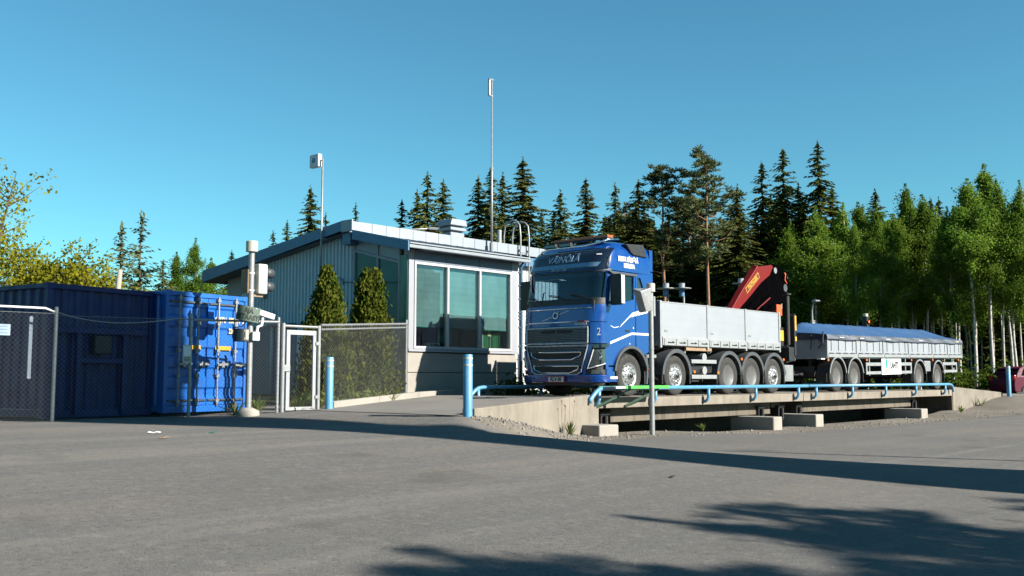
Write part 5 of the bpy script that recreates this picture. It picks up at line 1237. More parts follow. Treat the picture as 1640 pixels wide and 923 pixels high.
# ------------------------------------------------------------------ things beyond the weighbridge
def car(loc, rz, paint, label):
    c = empty('parked_car', loc, rz, label, 'car', None)       # local: x forward, y left, small hatchback 3.8 x 1.66 x 1.5
    side = [(-1.86,.32),(-1.90,.62),(-1.84,.95),(-1.70,1.12),(-1.45,1.42),(-1.2,1.50),(-.2,1.52),(.35,1.42),(.95,1.02),(1.45,.93),(1.82,.78),(1.90,.5),(1.86,.3)]
    low = [(-1.84,.95),(-1.70,1.0),(.9,1.0),(1.45,.93),(1.82,.78),(1.90,.5),(1.86,.3),(1.52,.28)] + arch(1.2,.30,.33,0,180,10) + [(.8,.24),(-.8,.24)] + arch(-1.2,.30,.33,0,180,10) + [(-1.86,.32),(-1.90,.62)]
    MB().prism(low, -.82, .82, 'y').build('body', paint, c, bev=.05)
    q = MB(); m = 14; top = [(-1.74,1.0),(-1.66,1.16),(-1.42,1.42),(-1.15,1.50),(-.2,1.52),(.3,1.43),(.95,1.0)]
    for x, z in top: k = (z-1.0)/.52; q.v += [(x, -.80+.14*k, z), (x, .80-.14*k, z)]
    n = len(top); q.f = [(2*i, 2*i+1, 2*i+3, 2*i+2) for i in range(n-1)] + [tuple(2*i for i in range(n)), tuple(2*i+1 for i in reversed(range(n)))]
    q.build('cabin', paint, c, bev=.03)
    gm = mat('car_glass', (.006,.008,.012), .6, var=.1, spec=.0) if 'car_glass' not in MATS else MATS['car_glass']
    for sg in (1, -1):
        for pts in ([(-1.45,1.06),(-.62,1.06),(-.62,1.42),(-1.2,1.40)], [(-.54,1.06),(.22,1.06),(.0,1.40),(-.54,1.42)], [(.28,1.06),(.68,1.06),(.28,1.33)]):
            q = MB(); q.v = [(x, sg*(.805-.14*(z-1.0)/.52), z) for x, z in pts] + [(x, sg*(.785-.14*(z-1.0)/.52), z) for x, z in pts]; k = len(pts)
            q.f = [tuple(range(k)), tuple(range(2*k-1, k-1, -1))] + [(i, (i+1)%k, k+(i+1)%k, k+i) for i in range(k)]
            q.build('side_window', gm, c)
        MB().box(-1.0,-.85,sg*.825-.008,sg*.825+.008,.88,.91).build('door_handle', paint, c)
        MB().box(.45,.62,sg*.92-.1,sg*.92+.1,1.0,1.14).build('wing_mirror', paint, c, bev=.03)
        MB().box(1.70,1.86,sg*.62-.16,sg*.62+.16,.64,.78).build('headlight', M_lampglass, c, bev=.02)
        MB().box(-1.88,-1.76,sg*.70-.10,sg*.70+.10,.80,1.08).build('tail_light', mat('tail_red', (.4,.01,.01), .3) if 'tail_red' not in MATS else MATS['tail_red'], c, bev=.02)
        MB().box(-1.8,1.8,sg*.815-.02,sg*.815+.02,.24,.30).build('sill', M_plasticd, c)
    MB().prism([(-1.69,1.12),(-1.47,1.37),(-1.45,1.36),(-1.67,1.10)], -.6, .6, 'y').build('rear_window', gm, c)
    for x in (1.2, -1.2):
        for sg in (1, -1):
            w_ = MB().lathe([(.17,-.08),(.27,-.085),(.295,-.06),(.295,.06),(.27,.085),(.17,.08)], 24, (0,0,0), 'y', close=True).build('wheel', M_rubber, c, smooth=True, loc=(x, sg*.74, .295))
            MB().lathe([(.18,-.05),(.175,.06),(.15,.045),(.05,.07),(.01,.07)] if sg > 0 else [(.01,-.07),(.05,-.07),(.15,-.045),(.175,-.06),(.18,.05)], 20, (0,0,0), 'y').build('rim', M_rim, w_)
    return c
car((52.9, 14.1, .33), R(-30), M_carpaint, 'maroon hatchback parked behind the far right bollard')

wp = empty('marker_post', (42.4, 15.6, .6), 0, 'thin white post standing at the rear end of the trailer', 'post')
MB().tube([(0,0,-.1),(0,0,1.75)], .035, 10).build('post', M_white, wp)
MB().box(-.10,.10,-.05,-.035,1.3,1.5).build('plate', M_white, wp)
def capped_pole(u, v, ztop, label, extra):
    p_ = empty('sensor_pole', (u, v, .78), 0, label, 'pole', None); h = ztop-.78
    MB().tube([(0,0,-.2),(0,0,h-.1)], .055, 12).build('post', M_galv, p_)
    MB().lathe([(.10,h-.14),(.13,h-.138),(.13,h+.1),(.12,h+.11)], 16).build('cap', M_offw, p_, auto=40)
    extra(p_, h); return p_
def ex1(p_, h):
    MB().tube([(-.14,-.05,h-.62),(-.14,-.05,h-.15)], .10, 12).build('detector', M_verge, p_)
    MB().box(.06,.62,-.1,.12,h-.48,h-.30).build('camera', M_verge, p_, bev=.02); MB().tube([(.62,0,h-.39),(.72,0,h-.40)], .09, 10).build('camera_hood', M_plasticd, p_); MB().box(.72,.82,-.08,.08,h-.5,h-.36).build('camera_bracket', M_offw, p_)
capped_pole(50.1, 24.0, 4.25, 'cream-capped pole with a blue-grey camera rising behind the trailer tarpaulin', ex1)
def ex2(p_, h):
    b_ = MB().box(-.34,-.06,-.22,.05,h-.56,h-.04).build('signal_head', M_plasticd, p_, bev=.03)
    MB().lathe([(.02,-.245),(.085,-.24),(.085,-.225)], 16, (-.20,0,h-.30), 'y').build('amber_lamp', M_amber, b_)
    MB().tube([(-.20,-.22,h-.30),(-.20,-.30,h-.30)], .115, 16, cap=False).build('signal_hood', M_plasticd, b_)
    MB().box(-.3,.1,-.12,.08,h-.20,h-.10).build('bracket', M_offw, p_)
capped_pole(47.2, 19.9, 4.28, 'pole with a lit amber signal lamp rising behind the trailer tarpaulin', ex2)
def plate_sensor(u, v, zt, label, pole_to):
    s_ = empty('disc_sensor', (u, v, .78), 0, label, 'sensor', None); h = zt-.78
    MB().tube([(.12,.0,-.2),(.12,.0,h-.6),(.12,0,h-.15)], .035, 8).build('post', M_galv, s_)
    MB().tube([(0,0,h-.5),(0,0,h-.22)], .10, 14).build('housing', M_verge, s_); MB().tube([(0,0,h-.2),(0,0,h-.02)], .11, 14).build('cap', M_fascia, s_)
    MB().lathe([(.01,h-.225),(.34,h-.222),(.34,h-.20),(.01,h-.195)], 20).build('disc', M_alu2, s_, auto=40)
plate_sensor(30.4, 20.2, 4.72, 'small roundish sensor under a flat disc, directly right of the lorry cab', 0)
plate_sensor(30.75, 19.75, 4.72, 'small sensor under a flat disc, second to the right of the lorry cab', 0)
plate_sensor(33.6, 18.95, 5.05, 'white-capped sensor just left of the red crane boom', 0)
s_ = empty('cross_arm_post', (30.7, 20.05, .78), 0, 'short post with a grey cross arm above the front of the load bed', 'post')
MB().tube([(0,0,-.2),(0,0,3.15)], .035, 8).build('post', M_galv, s_); MB().beam((-.45,.3,2.85),(.4,-.3,2.95),.06,.07).tube([(.4,-.3,2.7),(.4,-.3,3.0)],.03,8).build('cross_arm', M_galv, s_)
s_ = empty('vent_post', (32.9, 19.0, .78), 0, 'short pale post top showing over the load bed left of the crane', 'post')
MB().tube([(0,0,-.2),(0,0,3.05)], .05, 10).build('post', M_galv, s_); MB().box(-.15,.15,-.15,.15,3.12,3.16).tube([(0,0,3.0),(0,0,3.13)],.02,6).build('cap_plate', M_galv, s_)
def street_lamp(u, v, h, rz, reach, label):
    s_ = empty('street_lamp', (u, v, .78), rz, label, 'street lamp')
    MB().tube([(0,0,-.3),(0,0,h-.9),(0,0,h-.45),(-.12,0,h-.15),(-.4,0,h-.02),(-reach,0,h+.02)], [.075,.06,.05,.045,.04,.04], 10).build('pole', M_galv, s_, smooth=True)
    MB().prism([(-reach+.05,h-.03),(-reach-.3,h-.06),(-reach-.55,h-.02),(-reach-.5,h+.05),(-reach-.1,h+.09),(-reach+.05,h+.06)], -.11, .11, 'y').build('lamp_head', M_alu, s_, bev=.02)
street_lamp(47.1, 22.6, 4.3, R(45), .35, 'grey street lamp with a bent arm between the crane and the trailer')
street_lamp(31.2, 35.9, 7.6, R(132), 1.5, 'street lamp head showing over the ridge of the office roof')

# ------------------------------------------------------------------ vegetation
rng = np.random.default_rng(11)
def quads(name, C_, A, B_, m):
    # C centres, A half-length vectors, B half-width vectors -> diamond/leaf quads
    n = len(C_); V = np.empty((n, 4, 3), np.float32)
    V[:, 0] = C_-A; V[:, 1] = C_+B_; V[:, 2] = C_+A; V[:, 3] = C_-B_
    me = bpy.data.meshes.new(name); me.vertices.add(n*4); me.vertices.foreach_set('co', V.reshape(-1))
    me.loops.add(n*4); me.loops.foreach_set('vertex_index', np.arange(n*4, dtype=np.int32))
    me.polygons.add(n); me.polygons.foreach_set('loop_start', np.arange(0, n*4, 4, dtype=np.int32)); me.polygons.foreach_set('loop_total', np.full(n, 4, np.int32))
    me.materials.append(m); me.update(calc_edges=True); return me
def unit(a): return a/np.maximum(1e-6, np.linalg.norm(a, axis=-1, keepdims=True))
def rnd(n): return unit(rng.normal(size=(n, 3)))
def leaf_quads(name, P, m, size, aspect=.55, droop=.0, jitter=.35):
    n = len(P); d = rnd(n); d[:, 2] -= droop; d = unit(d); s = size*rng.uniform(1-jitter, 1+jitter, (n, 1))
    b = unit(np.cross(d, rnd(n)))
    return quads(name, P, d*s, b*s*aspect, m)
def spruce_mesh(h, rad, m, base=.9, sp=.34, nb=10, step=.17, size=.27, taper=.72, droop=.34, ragged=.22, topz=1.0):
    Cs, As, Bs = [], [], []; z = base
    while z < h*topz:
        f = (z-base)/(h-base); r0 = rad*(1-f)**taper+.06; k = max(4, int(nb*(1-.45*f)))
        for i in range(k):
            az = rng.uniform(0, 2*math.pi); r = r0*rng.uniform(1-ragged*1.6, 1+ragged*.7)
            if rng.random() < .10: r *= .5
            dx, dy = math.cos(az), math.sin(az); n = max(2, int(r/step)); zz = z+rng.uniform(-.14, .14)
            t = (np.arange(n)+rng.random(n)*.8)/n; t = np.clip(t, .06, 1); rr = r*t
            dzv = -droop*rr + .10*r*np.maximum(0, t-.55)**1.3*2.2 + (.35*r*(f > .85))*t
            for side in (-1, 0, 1):
                wd = .42*rr*(1-.75*t)+.02
                off = side*rng.uniform(.35, 1.0, n)*wd
                P = np.stack([rr*dx-off*dy, rr*dy+off*dx, zz+dzv-.06*np.abs(off)], 1)
                ang = side*rng.uniform(.3, .9, n)
                dr = np.stack([dx*np.cos(ang)-dy*np.sin(ang), dy*np.cos(ang)+dx*np.sin(ang), -.25-.35*rng.random(n)], 1)
                dr = unit(dr); s = size*rng.uniform(.7, 1.25, (n, 1))*(.55+.45*(1-f))
                b = unit(np.cross(dr, np.stack([rng.normal(0,.5,n), rng.normal(0,.5,n), np.ones(n)], 1)))
                Cs.append(P); As.append(dr*s); Bs.append(b*s*.40)
        z += sp*(1-.45*f)*rng.uniform(.8, 1.2)
    # leader
    n = 14; zt = np.linspace(h-.9, h+.25, n); P = np.stack([rng.normal(0,.03,n), rng.normal(0,.03,n), zt], 1); a = rnd(n)*.12; a[:,2] = .14
    Cs.append(P); As.append(a); Bs.append(unit(np.cross(a, rnd(n)))*.05)
    return quads('crown', np.concatenate(Cs), np.concatenate(As), np.concatenate(Bs), m)
def trunk_mb(h, r, lean=.0, n=8, segs=7, top=.02, branches=(), wob=.04):
    q = MB(); pts = [(lean*h*(k/segs)+random.uniform(-wob,wob)*(k>0), random.uniform(-wob,wob)*(k>0), -.4+(h+.4)*k/segs) for k in range(segs+1)]
    q.tube(pts, [r*1.25]+[r+(top-r)*(k/segs)**.9 for k in range(1, segs+1)], n)
    for b in branches: q.tube(*b)
    return q
SPR = []
for i in range(5):
    h = 16.; rad = (3.7, 3.2, 4.2, 2.9, 3.4)[i]
    SPR.append((spruce_mesh(h, rad, F_spruce, base=(1.0,1.4,.8,2.2,1.2)[i], nb=(14,13,15,12,14)[i], droop=(.34,.42,.28,.5,.36)[i], ragged=(.22,.32,.2,.4,.26)[i], taper=(.72,.66,.8,.58,.7)[i]), trunk_mb(h, .20).mesh('trunk', M_bark)))
def birch_mesh(h, rad, cb, nbr=34, per=300, size=.085, m=None, weep=1.0):
    Ps = []; br = []
    for i in range(nbr):
        f = (i+rng.random())/nbr; z0 = cb+(h-cb)*f*.93; az = rng.uniform(0, 2*math.pi)
        L = rad*(1.45*(1-f)**1.05*(.5+1.1*min(f*3, .5))+.14)*rng.uniform(.5, 1.4)
        el = rng.uniform(.35, .95); d = np.array([math.cos(az)*math.cos(el), math.sin(az)*math.cos(el), math.sin(el)])
        p0 = np.array([0, 0, z0]); p1 = p0+d*L*.6; p2 = p1+np.array([d[0]*.5, d[1]*.5, d[2]*.25])*L
        br.append(([tuple(p0), tuple(p1), tuple(p2)], [.03*(1-f)+.012, .016, .006], 4))
        n = int(per*(.35+L/rad*.65)); t = rng.random(n)**.65
        base = np.where(t[:, None] < .55, p0+(p1-p0)*(t[:, None]/.55), p1+(p2-p1)*((t[:, None]-.55)/.45))
        clump = rng.normal(0, 1, (max(3, n//16), 3))*np.array([.34, .34, .28])*(.5+L*.22)
        idx = rng.integers(0, len(clump), n)
        P = base+clump[idx]*(.25+.75*t[:, None])+rng.normal(0, .10, (n, 3)); P[:, 2] -= weep*np.abs(rng.normal(0, .32, n))*t
        Ps.append(P)
    n = 130; zt = h-rng.random(n)**1.5*1.6; Ps.append(np.stack([rng.normal(0,.14,n)*(.3+(h-zt)*.5), rng.normal(0,.14,n)*(.3+(h-zt)*.5), zt+.1], 1))
    return leaf_quads('crown', np.concatenate(Ps), m or F_birch, size, .62, .35), br
BIR = []
for i in range(4):
    h = 12.; cr_, br = birch_mesh(h, (1.55,1.3,1.75,1.4)[i], (4.6,5.8,4.2,6.2)[i], nbr=(40,36,44,38)[i], per=520, size=.064)
    BIR.append((cr_, trunk_mb(h*.97, .105, lean=random.uniform(-.02,.02), branches=br, wob=.06).mesh('trunk', M_birchbark, True)))
def pine_mesh(h, cb, rad, nbr=26, per=330):
    Ps, Ds, br = [], [], []
    for i in range(nbr):
        f = (i+rng.random())/nbr; z0 = cb+(h-cb)*f*.97; az = rng.uniform(0, 2*math.pi)
        L = rad*(.45+.75*math.sin(min(1, f*1.15+.12)*math.pi*.86))*rng.uniform(.6, 1.15)*(1-.72*f**5); el = rng.uniform(-.05, .5)+.35*f
        d = np.array([math.cos(az)*math.cos(el), math.sin(az)*math.cos(el), math.sin(el)]); p0 = np.array([0,0,z0]); p1 = p0+d*L*.6+np.array([0,0,-.08*L]); p2 = p0+d*L+np.array([0,0,.12*L])
        br.append(([tuple(p0), tuple(p1), tuple(p2)], [.045*(1-f)+.018, .025, .01], 4))
        for k in range(int(4+L*4.0)):
            t = rng.uniform(.35, 1.08); c = p0+(p2-p0)*t+rng.normal(0, .30, 3)*np.array([1,1,.8]); n = per//9
            dv = rnd(n); dv[:, 2] = np.abs(dv[:, 2])*.8; Ps.append(c+dv*rng.uniform(.05, .36, (n, 1))); Ds.append(dv)
    P = np.concatenate(Ps); D = unit(np.concatenate(Ds)); s = .14*rng.uniform(.6, 1.3, (len(P), 1))
    return quads('crown', P, D*s, unit(np.cross(D, rnd(len(P))))*s*.30, F_pine), br
PIN = []
for i in range(3):
    h = 16.; cr_, br = pine_mesh(h, (8.0,5.2,6.6)[i], (2.3,2.2,2.5)[i], nbr=(26,36,30)[i])
    PIN.append((cr_, trunk_mb(h*.97, .17, branches=br, wob=.08, top=.05).mesh('trunk', M_pinebark, True)))
def place(kind, var, u, v, ztop, label, group, xy=1.0, gz=None):
    lib, h0 = {'spruce': (SPR, 16.), 'birch': (BIR, 12.), 'pine': (PIN, 16.)}[kind]
    g = .75 if gz is None else gz; k = (ztop-g)/h0; cr_, tr_ = lib[var % len(lib)]
    r0 = empty(kind+'_tree', (u, v, g), random.uniform(0, 6.28), label, kind, group); xy = xy*1.2 if kind == 'spruce' else xy; r0.scale = (k*xy, k*xy, k)
    link_mesh('trunk', tr_, r0); link_mesh('crown', cr_, r0); return r0
GS = 'spruces of the forest behind'; GB = 'birches behind the trailer'; GP = 'pines of the forest behind'; GF = 'birches behind the containers'
T = [('spruce',3,30.0,56.1,8.3,'low spruce behind the blue container, left of the small birches',GS,.9),
 ('birch',0,31.6,57.4,9.1,'small birch left of the three behind the blue container',GF,1.),('birch',2,30.3,52.9,9.4,'tallest of the three small birches behind the blue container',GF,.9),('birch',1,35.2,59.4,9.2,'small birch right of the three behind the blue container',GF,1.1),
 ('spruce',3,41.0,66.3,10.8,'tiny far spruce tip above the long left roof slope',GS,.8),('spruce',3,46.0,68.3,13.0,'small spruce tip over the roof left of the panel antenna',GS,.7),('spruce',1,45.6,65.8,13.5,'narrow spruce tip over the roof beside the panel antenna spruce',GS,.7),
 ('spruce',0,43.2,59.5,15.1,'dark spruce behind the square panel antenna',GS,.85),('spruce',3,46.4,61.9,13.8,'thin spruce just right of the panel antenna pole',GS,.6),('spruce',3,56.8,71.3,17.0,'lone thin spruce over the highest point of the gable',GS,.55),
 ('spruce',1,49.7,56.8,14.6,'lowest left spruce of the group of four above the roof ventilator',GS,.8),('spruce',0,52.5,58.2,16.0,'second spruce of the group of four left of the roof ventilator',GS,.7),('spruce',3,50.3,54.6,16.5,'tallest pointed spruce of the group of four left of the roof ventilator',GS,.85),('spruce',0,52.5,55.2,16.4,'spruce directly behind the roof ventilator',GS,.85),
 ('spruce',2,52.9,51.8,16.2,'spruce just left of the tall antenna mast',GS,.8),('spruce',1,56.4,53.9,17.6,'spruce right behind the tall antenna mast',GS,.8),('spruce',0,58.5,54.5,17.7,'dark spruce between the mast and the tall spruce behind the roof ladder',GS,.75),('spruce',4,53.7,48.0,17.2,'tall dark spruce rising behind the roof ladder',GS,1.1),('spruce',1,62.2,53.5,14.9,'lower spruce right of the roof ladder',GS,.8),
 ('spruce',0,54.0,44.7,14.4,'spruce directly above the left part of the lorry cab',GS,.9),('spruce',2,56.8,44.6,15.7,'pointed spruce above the middle of the lorry cab',GS,.85),('spruce',3,61.5,45.4,16.1,'thin grey-green spruce above the lorry roof beacon',GS,.8),('pine',1,65.2,47.2,15.2,'low pine between the spruces above the lorry roof',GP,.8),('spruce',4,61.0,42.9,16.0,'dark spruce above the right edge of the lorry cab',GS,.9),
 ('pine',0,48.1,32.1,13.6,'bushy pine with a bare trunk right of the lorry cab',GP,1.),('pine',2,65.3,41.2,16.7,'pine half hidden between two nearer bare-trunked pines',GP,1.),('pine',0,48.9,29.7,14.2,'tallest pine with a long bare reddish trunk above the load bed',GP,1.),
 ('spruce',0,62.2,35.8,13.5,'lower spruce right of the tallest pine',GS,.9),('spruce',3,64.3,36.4,15.2,'yellow-green spruce tip right of the tallest pine',GS,.8),('spruce',1,67.3,36.0,17.3,'first of three tall spruces above the crane',GS,.8),('spruce',1,66.6,33.9,17.9,'second of three tall spruces above the crane',GS,.85),('spruce',1,66.4,31.1,17.9,'tallest of three tall spruces, right of the crane',GS,.8),
 ('spruce',0,76.9,34.5,15.2,'spruce tip just right of the three tall spruces',GS,.8),('spruce',2,83.0,33.8,17.1,'dark spruce tip rising out of the birch tops',GS,.9),('spruce',0,86.1,30.3,16.4,'left one of two close spruce tips above the birches',GS,.8),('spruce',4,88.7,30.5,16.8,'right one of two close spruce tips above the birches',GS,.8),
 ('birch',0,57.5,29.0,10.6,'birch directly right of the crane boom',GB,1.1),('birch',2,56.7,26.9,11.3,'bushy birch with a white trunk right of the crane',GB,1.15),('birch',3,62.4,26.6,12.6,'birch behind the front end of the trailer',GB,1.),('birch',1,59.3,24.1,11.7,'birch behind the amber signal lamp',GB,1.1),('birch',0,62.5,23.5,13.4,'pointed tall birch above the middle of the trailer',GB,.9),('birch',3,56.0,21.8,10.5,'lower birch right of the amber signal lamp',GB,1.1),
 ('birch',2,61.8,21.4,11.6,'broad birch above the rear half of the trailer',GB,1.),('birch',1,69.0,22.3,11.5,'more distant birch above the trailer tail',GB,1.),('birch',3,54.0,17.1,11.6,'birch with a thick white trunk just right of the trailer tail',GB,1.05),('birch',1,55.9,16.8,12.6,'tallest birch, its white trunk left of the maroon car',GB,1.1),('birch',0,62.4,17.7,11.4,'birch behind the maroon car',GB,1.1),('birch',2,58.5,15.2,10.4,'birch at the right edge behind the maroon car',GB,1.1)]
for k, var, u, v, zt, lab, grp, xy in T: place(k, var, u, v, zt, lab, grp, xy)
for u, v, zt in ((58.5,29.4,11.0),(61.0,28.9,11.6),(59.1,26.1,11.9),(63.4,24.2,12.0),(57.5,20.7,11.9),(60.3,19.9,11.3),(61.7,19.4,12.0),(57.8,16.2,10.6),(63.9,25.0,11.8),(60.8,22.6,11.5)):
    place('birch', random.randrange(4), u, v, zt+random.uniform(-.4, .5), 'fresh green birch in the continuous band of birches behind the trailer', 'band of birches behind the trailer', 1.1)
# second row, not told apart in the photograph
n2 = 0
for i in range(64):
    t = i/63; D = random.uniform(70, 88); ang = -.05+.62*t+random.uniform(-.012,.012)     # fan of directions from the yard
    a = R(42.43)-ang
    u, v = D*math.cos(a), D*math.sin(a)
    if v < 14: continue
    kind = 'spruce' if t < .62 or i % 3 == 0 else 'birch'
    place(kind, i, u, v, .75+(random.uniform(8.0, 11.5) if ang < .04 or ang > .32 else random.uniform(11.0, 14.5)), 'dark spruce filling the shade between the forest trunks' if kind == 'spruce' else 'slim birch filling the shade between the forest trunks', 'inner forest spruces' if kind == 'spruce' else 'inner forest birches', 1.0)
# slim trunks of the wood edge behind the trailer
for i in range(26):
    ang = .30+.19*i/25+random.uniform(-.006,.006); D = random.uniform(56, 74); a = R(42.43)-ang
    u, v = D*math.cos(a), D*math.sin(a)
    if v < 15: continue
    place('birch', i*3+1, u, v, .75+random.uniform(9.0, 11.5), 'slim pale trunk in the birch wood behind the trailer', 'slim birch trunks in the wood', .75)
# the far wood as one mass
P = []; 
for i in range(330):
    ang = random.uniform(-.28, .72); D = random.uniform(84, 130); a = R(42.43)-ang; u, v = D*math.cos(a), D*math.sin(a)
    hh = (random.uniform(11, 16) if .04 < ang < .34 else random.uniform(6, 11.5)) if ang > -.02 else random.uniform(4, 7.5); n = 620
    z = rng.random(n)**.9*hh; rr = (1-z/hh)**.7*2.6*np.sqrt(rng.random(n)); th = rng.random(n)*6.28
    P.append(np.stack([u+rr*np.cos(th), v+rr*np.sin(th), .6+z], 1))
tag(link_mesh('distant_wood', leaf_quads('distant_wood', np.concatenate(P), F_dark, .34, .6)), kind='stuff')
# undergrowth along the forest edge
P = []
for i in range(330):
    ang = random.uniform(-.02, .66); D = random.uniform(46, 70); a = R(42.43)-ang; u, v = D*math.cos(a), D*math.sin(a)
    if v < 20 and u < 50: continue
    if v < 15.5 or D < 53: continue
    n = 110; s = random.uniform(.4, .9); P.append(np.stack([u+rng.normal(0,s,n), v+rng.normal(0,s,n), .75+np.abs(rng.normal(0,s*.75,n))], 1))
tag(link_mesh('undergrowth', leaf_quads('undergrowth', np.concatenate(P), F_under, .13, .55)), kind='stuff')
P = []
for i in range(60):
    u, v = random.uniform(20, 46), random.uniform(18.3, 20.5); n = 120; s = random.uniform(.15,.35); P.append(np.stack([u+rng.normal(0,s,n), v+rng.normal(0,s,n), .76+np.abs(rng.normal(0,s*.9,n))], 1))
tag(link_mesh('verge_weeds', leaf_quads('verge_weeds', np.concatenate(P), F_under, .075, .5)), kind='stuff')
# young spruce sapling beside the birch trunks
sap = empty('spruce_sapling', (51.2, 17.3, .7), 0, 'bright young spruce around the birch trunk right of the trailer', 'sapling')
link_mesh('crown', spruce_mesh(3.6, 1.2, F_under, base=.3, sp=.3, nb=7, step=.2, size=.15, droop=.05), sap); link_mesh('trunk', trunk_mb(3.5, .04).mesh('trunk', M_bark), sap)

# left side: broad yellow-green tree, and the two young spruces
def broad(name, loc, h, rad, label, nst, per, m, size):
    r0 = empty('budding_tree', loc, 0, label, 'tree'); Ps = []; q = MB()
    for s_ in range(nst):
        az = rng.uniform(0, 6.28); sp_ = rng.uniform(.1, .55)*rad; tip = np.array([math.cos(az)*sp_, math.sin(az)*sp_, h*rng.uniform(.72, 1.0)])
        stem = [np.array([math.cos(az)*.1, math.sin(az)*.1, -.3]), tip*np.array([.35,.35,.4]), tip*np.array([.7,.7,.72]), tip]
        q.tube([tuple(x) for x in stem], [.11,.08,.05,.012], 6)
        for b in range(15):
            t = rng.uniform(.22, 1.0); p0 = tip*np.array([t*.95, t*.95, t]); a2 = rng.uniform(0, 6.28); L = rad*(.75-.5*t)*rng.uniform(.6, 1.2)+.3
            d = np.array([math.cos(a2), math.sin(a2), rng.uniform(.25, 1.0)]); p2 = p0+d*L
            q.tube([tuple(p0), tuple((p0+p2)/2+np.array([0,0,-.05])), tuple(p2)], [.03,.018,.006], 4)
            for c in range(7):
                e = p0+(p2-p0)*rng.uniform(.25, 1.05)+rng.normal(0, .20, 3); n = per; Ps.append(e+rng.normal(0, .15, (n, 3)))
    q.build('trunk', M_bark, r0); link_mesh('crown', leaf_quads('crown', np.concatenate(Ps), m, size, .6), r0); return r0
broad('a', (13.9, 41.0, .6), 9.0, 3.3, 'tall broad yellow-green tree at the left edge behind the containers', 10, 13, F_maple, .07)
broad('b', (14.8, 35.6, .6), 5.3, 2.6, 'lower yellow-green tree directly right of the tall one, behind the dark container', 8, 17, F_maple, .07)
broad('c', (16.8, 36.6, .6), 4.6, 2.2, 'low yellow-green bushy tree behind the joint of the two containers', 8, 17, F_maple, .07)
broad('d', (10.6, 38.2, .6), 4.8, 2.6, 'low yellow-green bush at the left edge above the dark container', 8, 17, F_maple, .07)
for (u, v, zt, lab, xy) in ((19.8,40.6,7.6,'left one of two young spruces behind the containers',.30),(19.4,38.1,7.75,'right one of two young spruces behind the containers',.32)):
    r0 = empty('young_spruce', (u, v, .6), random.random()*6, lab, 'spruce', 'young spruces behind the containers'); h = zt-.6
    link_mesh('crown', spruce_mesh(h, 2.5, F_pine, base=.5, sp=.34, nb=11, step=.15, size=.15, droop=-.12, ragged=.35, taper=.8), r0); link_mesh('trunk', trunk_mb(h, .08).mesh('trunk', M_bark), r0)
P = []
for i in range(34):
    u, v = random.uniform(12, 32), random.uniform(42, 58); n = 420; s = random.uniform(1.0, 1.6); P.append(np.stack([u+rng.normal(0,s,n), v+rng.normal(0,s,n), .6+np.minimum(3.0, np.abs(rng.normal(0,s*1.1,n)))], 1))
tag(link_mesh('shrub_belt', leaf_quads('shrub_belt', np.concatenate(P), F_under, .17, .6)), kind='stuff')
MB().tube([(0,0,0),(.1,.05,2.2),(.25,.1,4.2)], [.10,.09,.075], 10).build('bare_stump', mat('grey_dead_wood', (.36,.32,.27), .9), None, loc=(15.0,31.2,.6), smooth=True, label='pale bare dead stem leaning behind the containers', cat='dead tree')

# conical hedge trees in front of the gable
for (u, v, h, lab, rx) in ((14.74,19.53,3.22,'left conical evergreen behind the fence',.68),(16.68,20.26,3.38,'right conical evergreen behind the fence, with a forked tip',.70)):
    r0 = empty('conical_evergreen', (u, v, .66), 0, lab, 'evergreen', 'conical evergreens'); n = 26000
    nl = 230; lz = rng.random(nl)**.9*h*.97; la = rng.uniform(0, 6.28, nl)
    def prof(z): return rx*(1-.5*z/h)*np.clip(1-(z/h)**3.2, .002, 1)**.95
    lr = prof(lz)*rng.uniform(.55, .98, nl)
    idx = rng.integers(0, nl, n); sc = .06+.08*(1-lz[idx]/h)
    c = np.stack([lr[idx]*np.cos(la[idx]), lr[idx]*np.sin(la[idx]), lz[idx]], 1)
    P = c+rng.normal(0, 1, (n, 3))*np.stack([sc, sc, sc*1.7], 1)
    if rx > .69: tipm = P[:, 2] > h*.82; P[tipm, 0] += np.where(rng.random(tipm.sum()) < .6, .13, -.16)
    P[:, 2] = np.clip(P[:, 2], .02, h+.1)
    MB().lathe([(float(prof(np.float64(z)))*.76, z) for z in np.linspace(.05, h*.93, 14)], 16).build('light_block_core', F_dark, r0, smooth=True)  # opaque dark core added inside the crown to block light
    d = unit(np.stack([c[:, 0]*.7, c[:, 1]*.7, np.full(n, .75)], 1)+rng.normal(0, .35, (n, 3))); s = .052*rng.uniform(.6, 1.3, (n, 1))
    link_mesh('crown', quads('crown', P, d*s, unit(np.cross(d, rnd(n)))*s*.5, F_thuja), r0); link_mesh('trunk', trunk_mb(h*.9, .05).mesh('trunk', M_bark), r0)
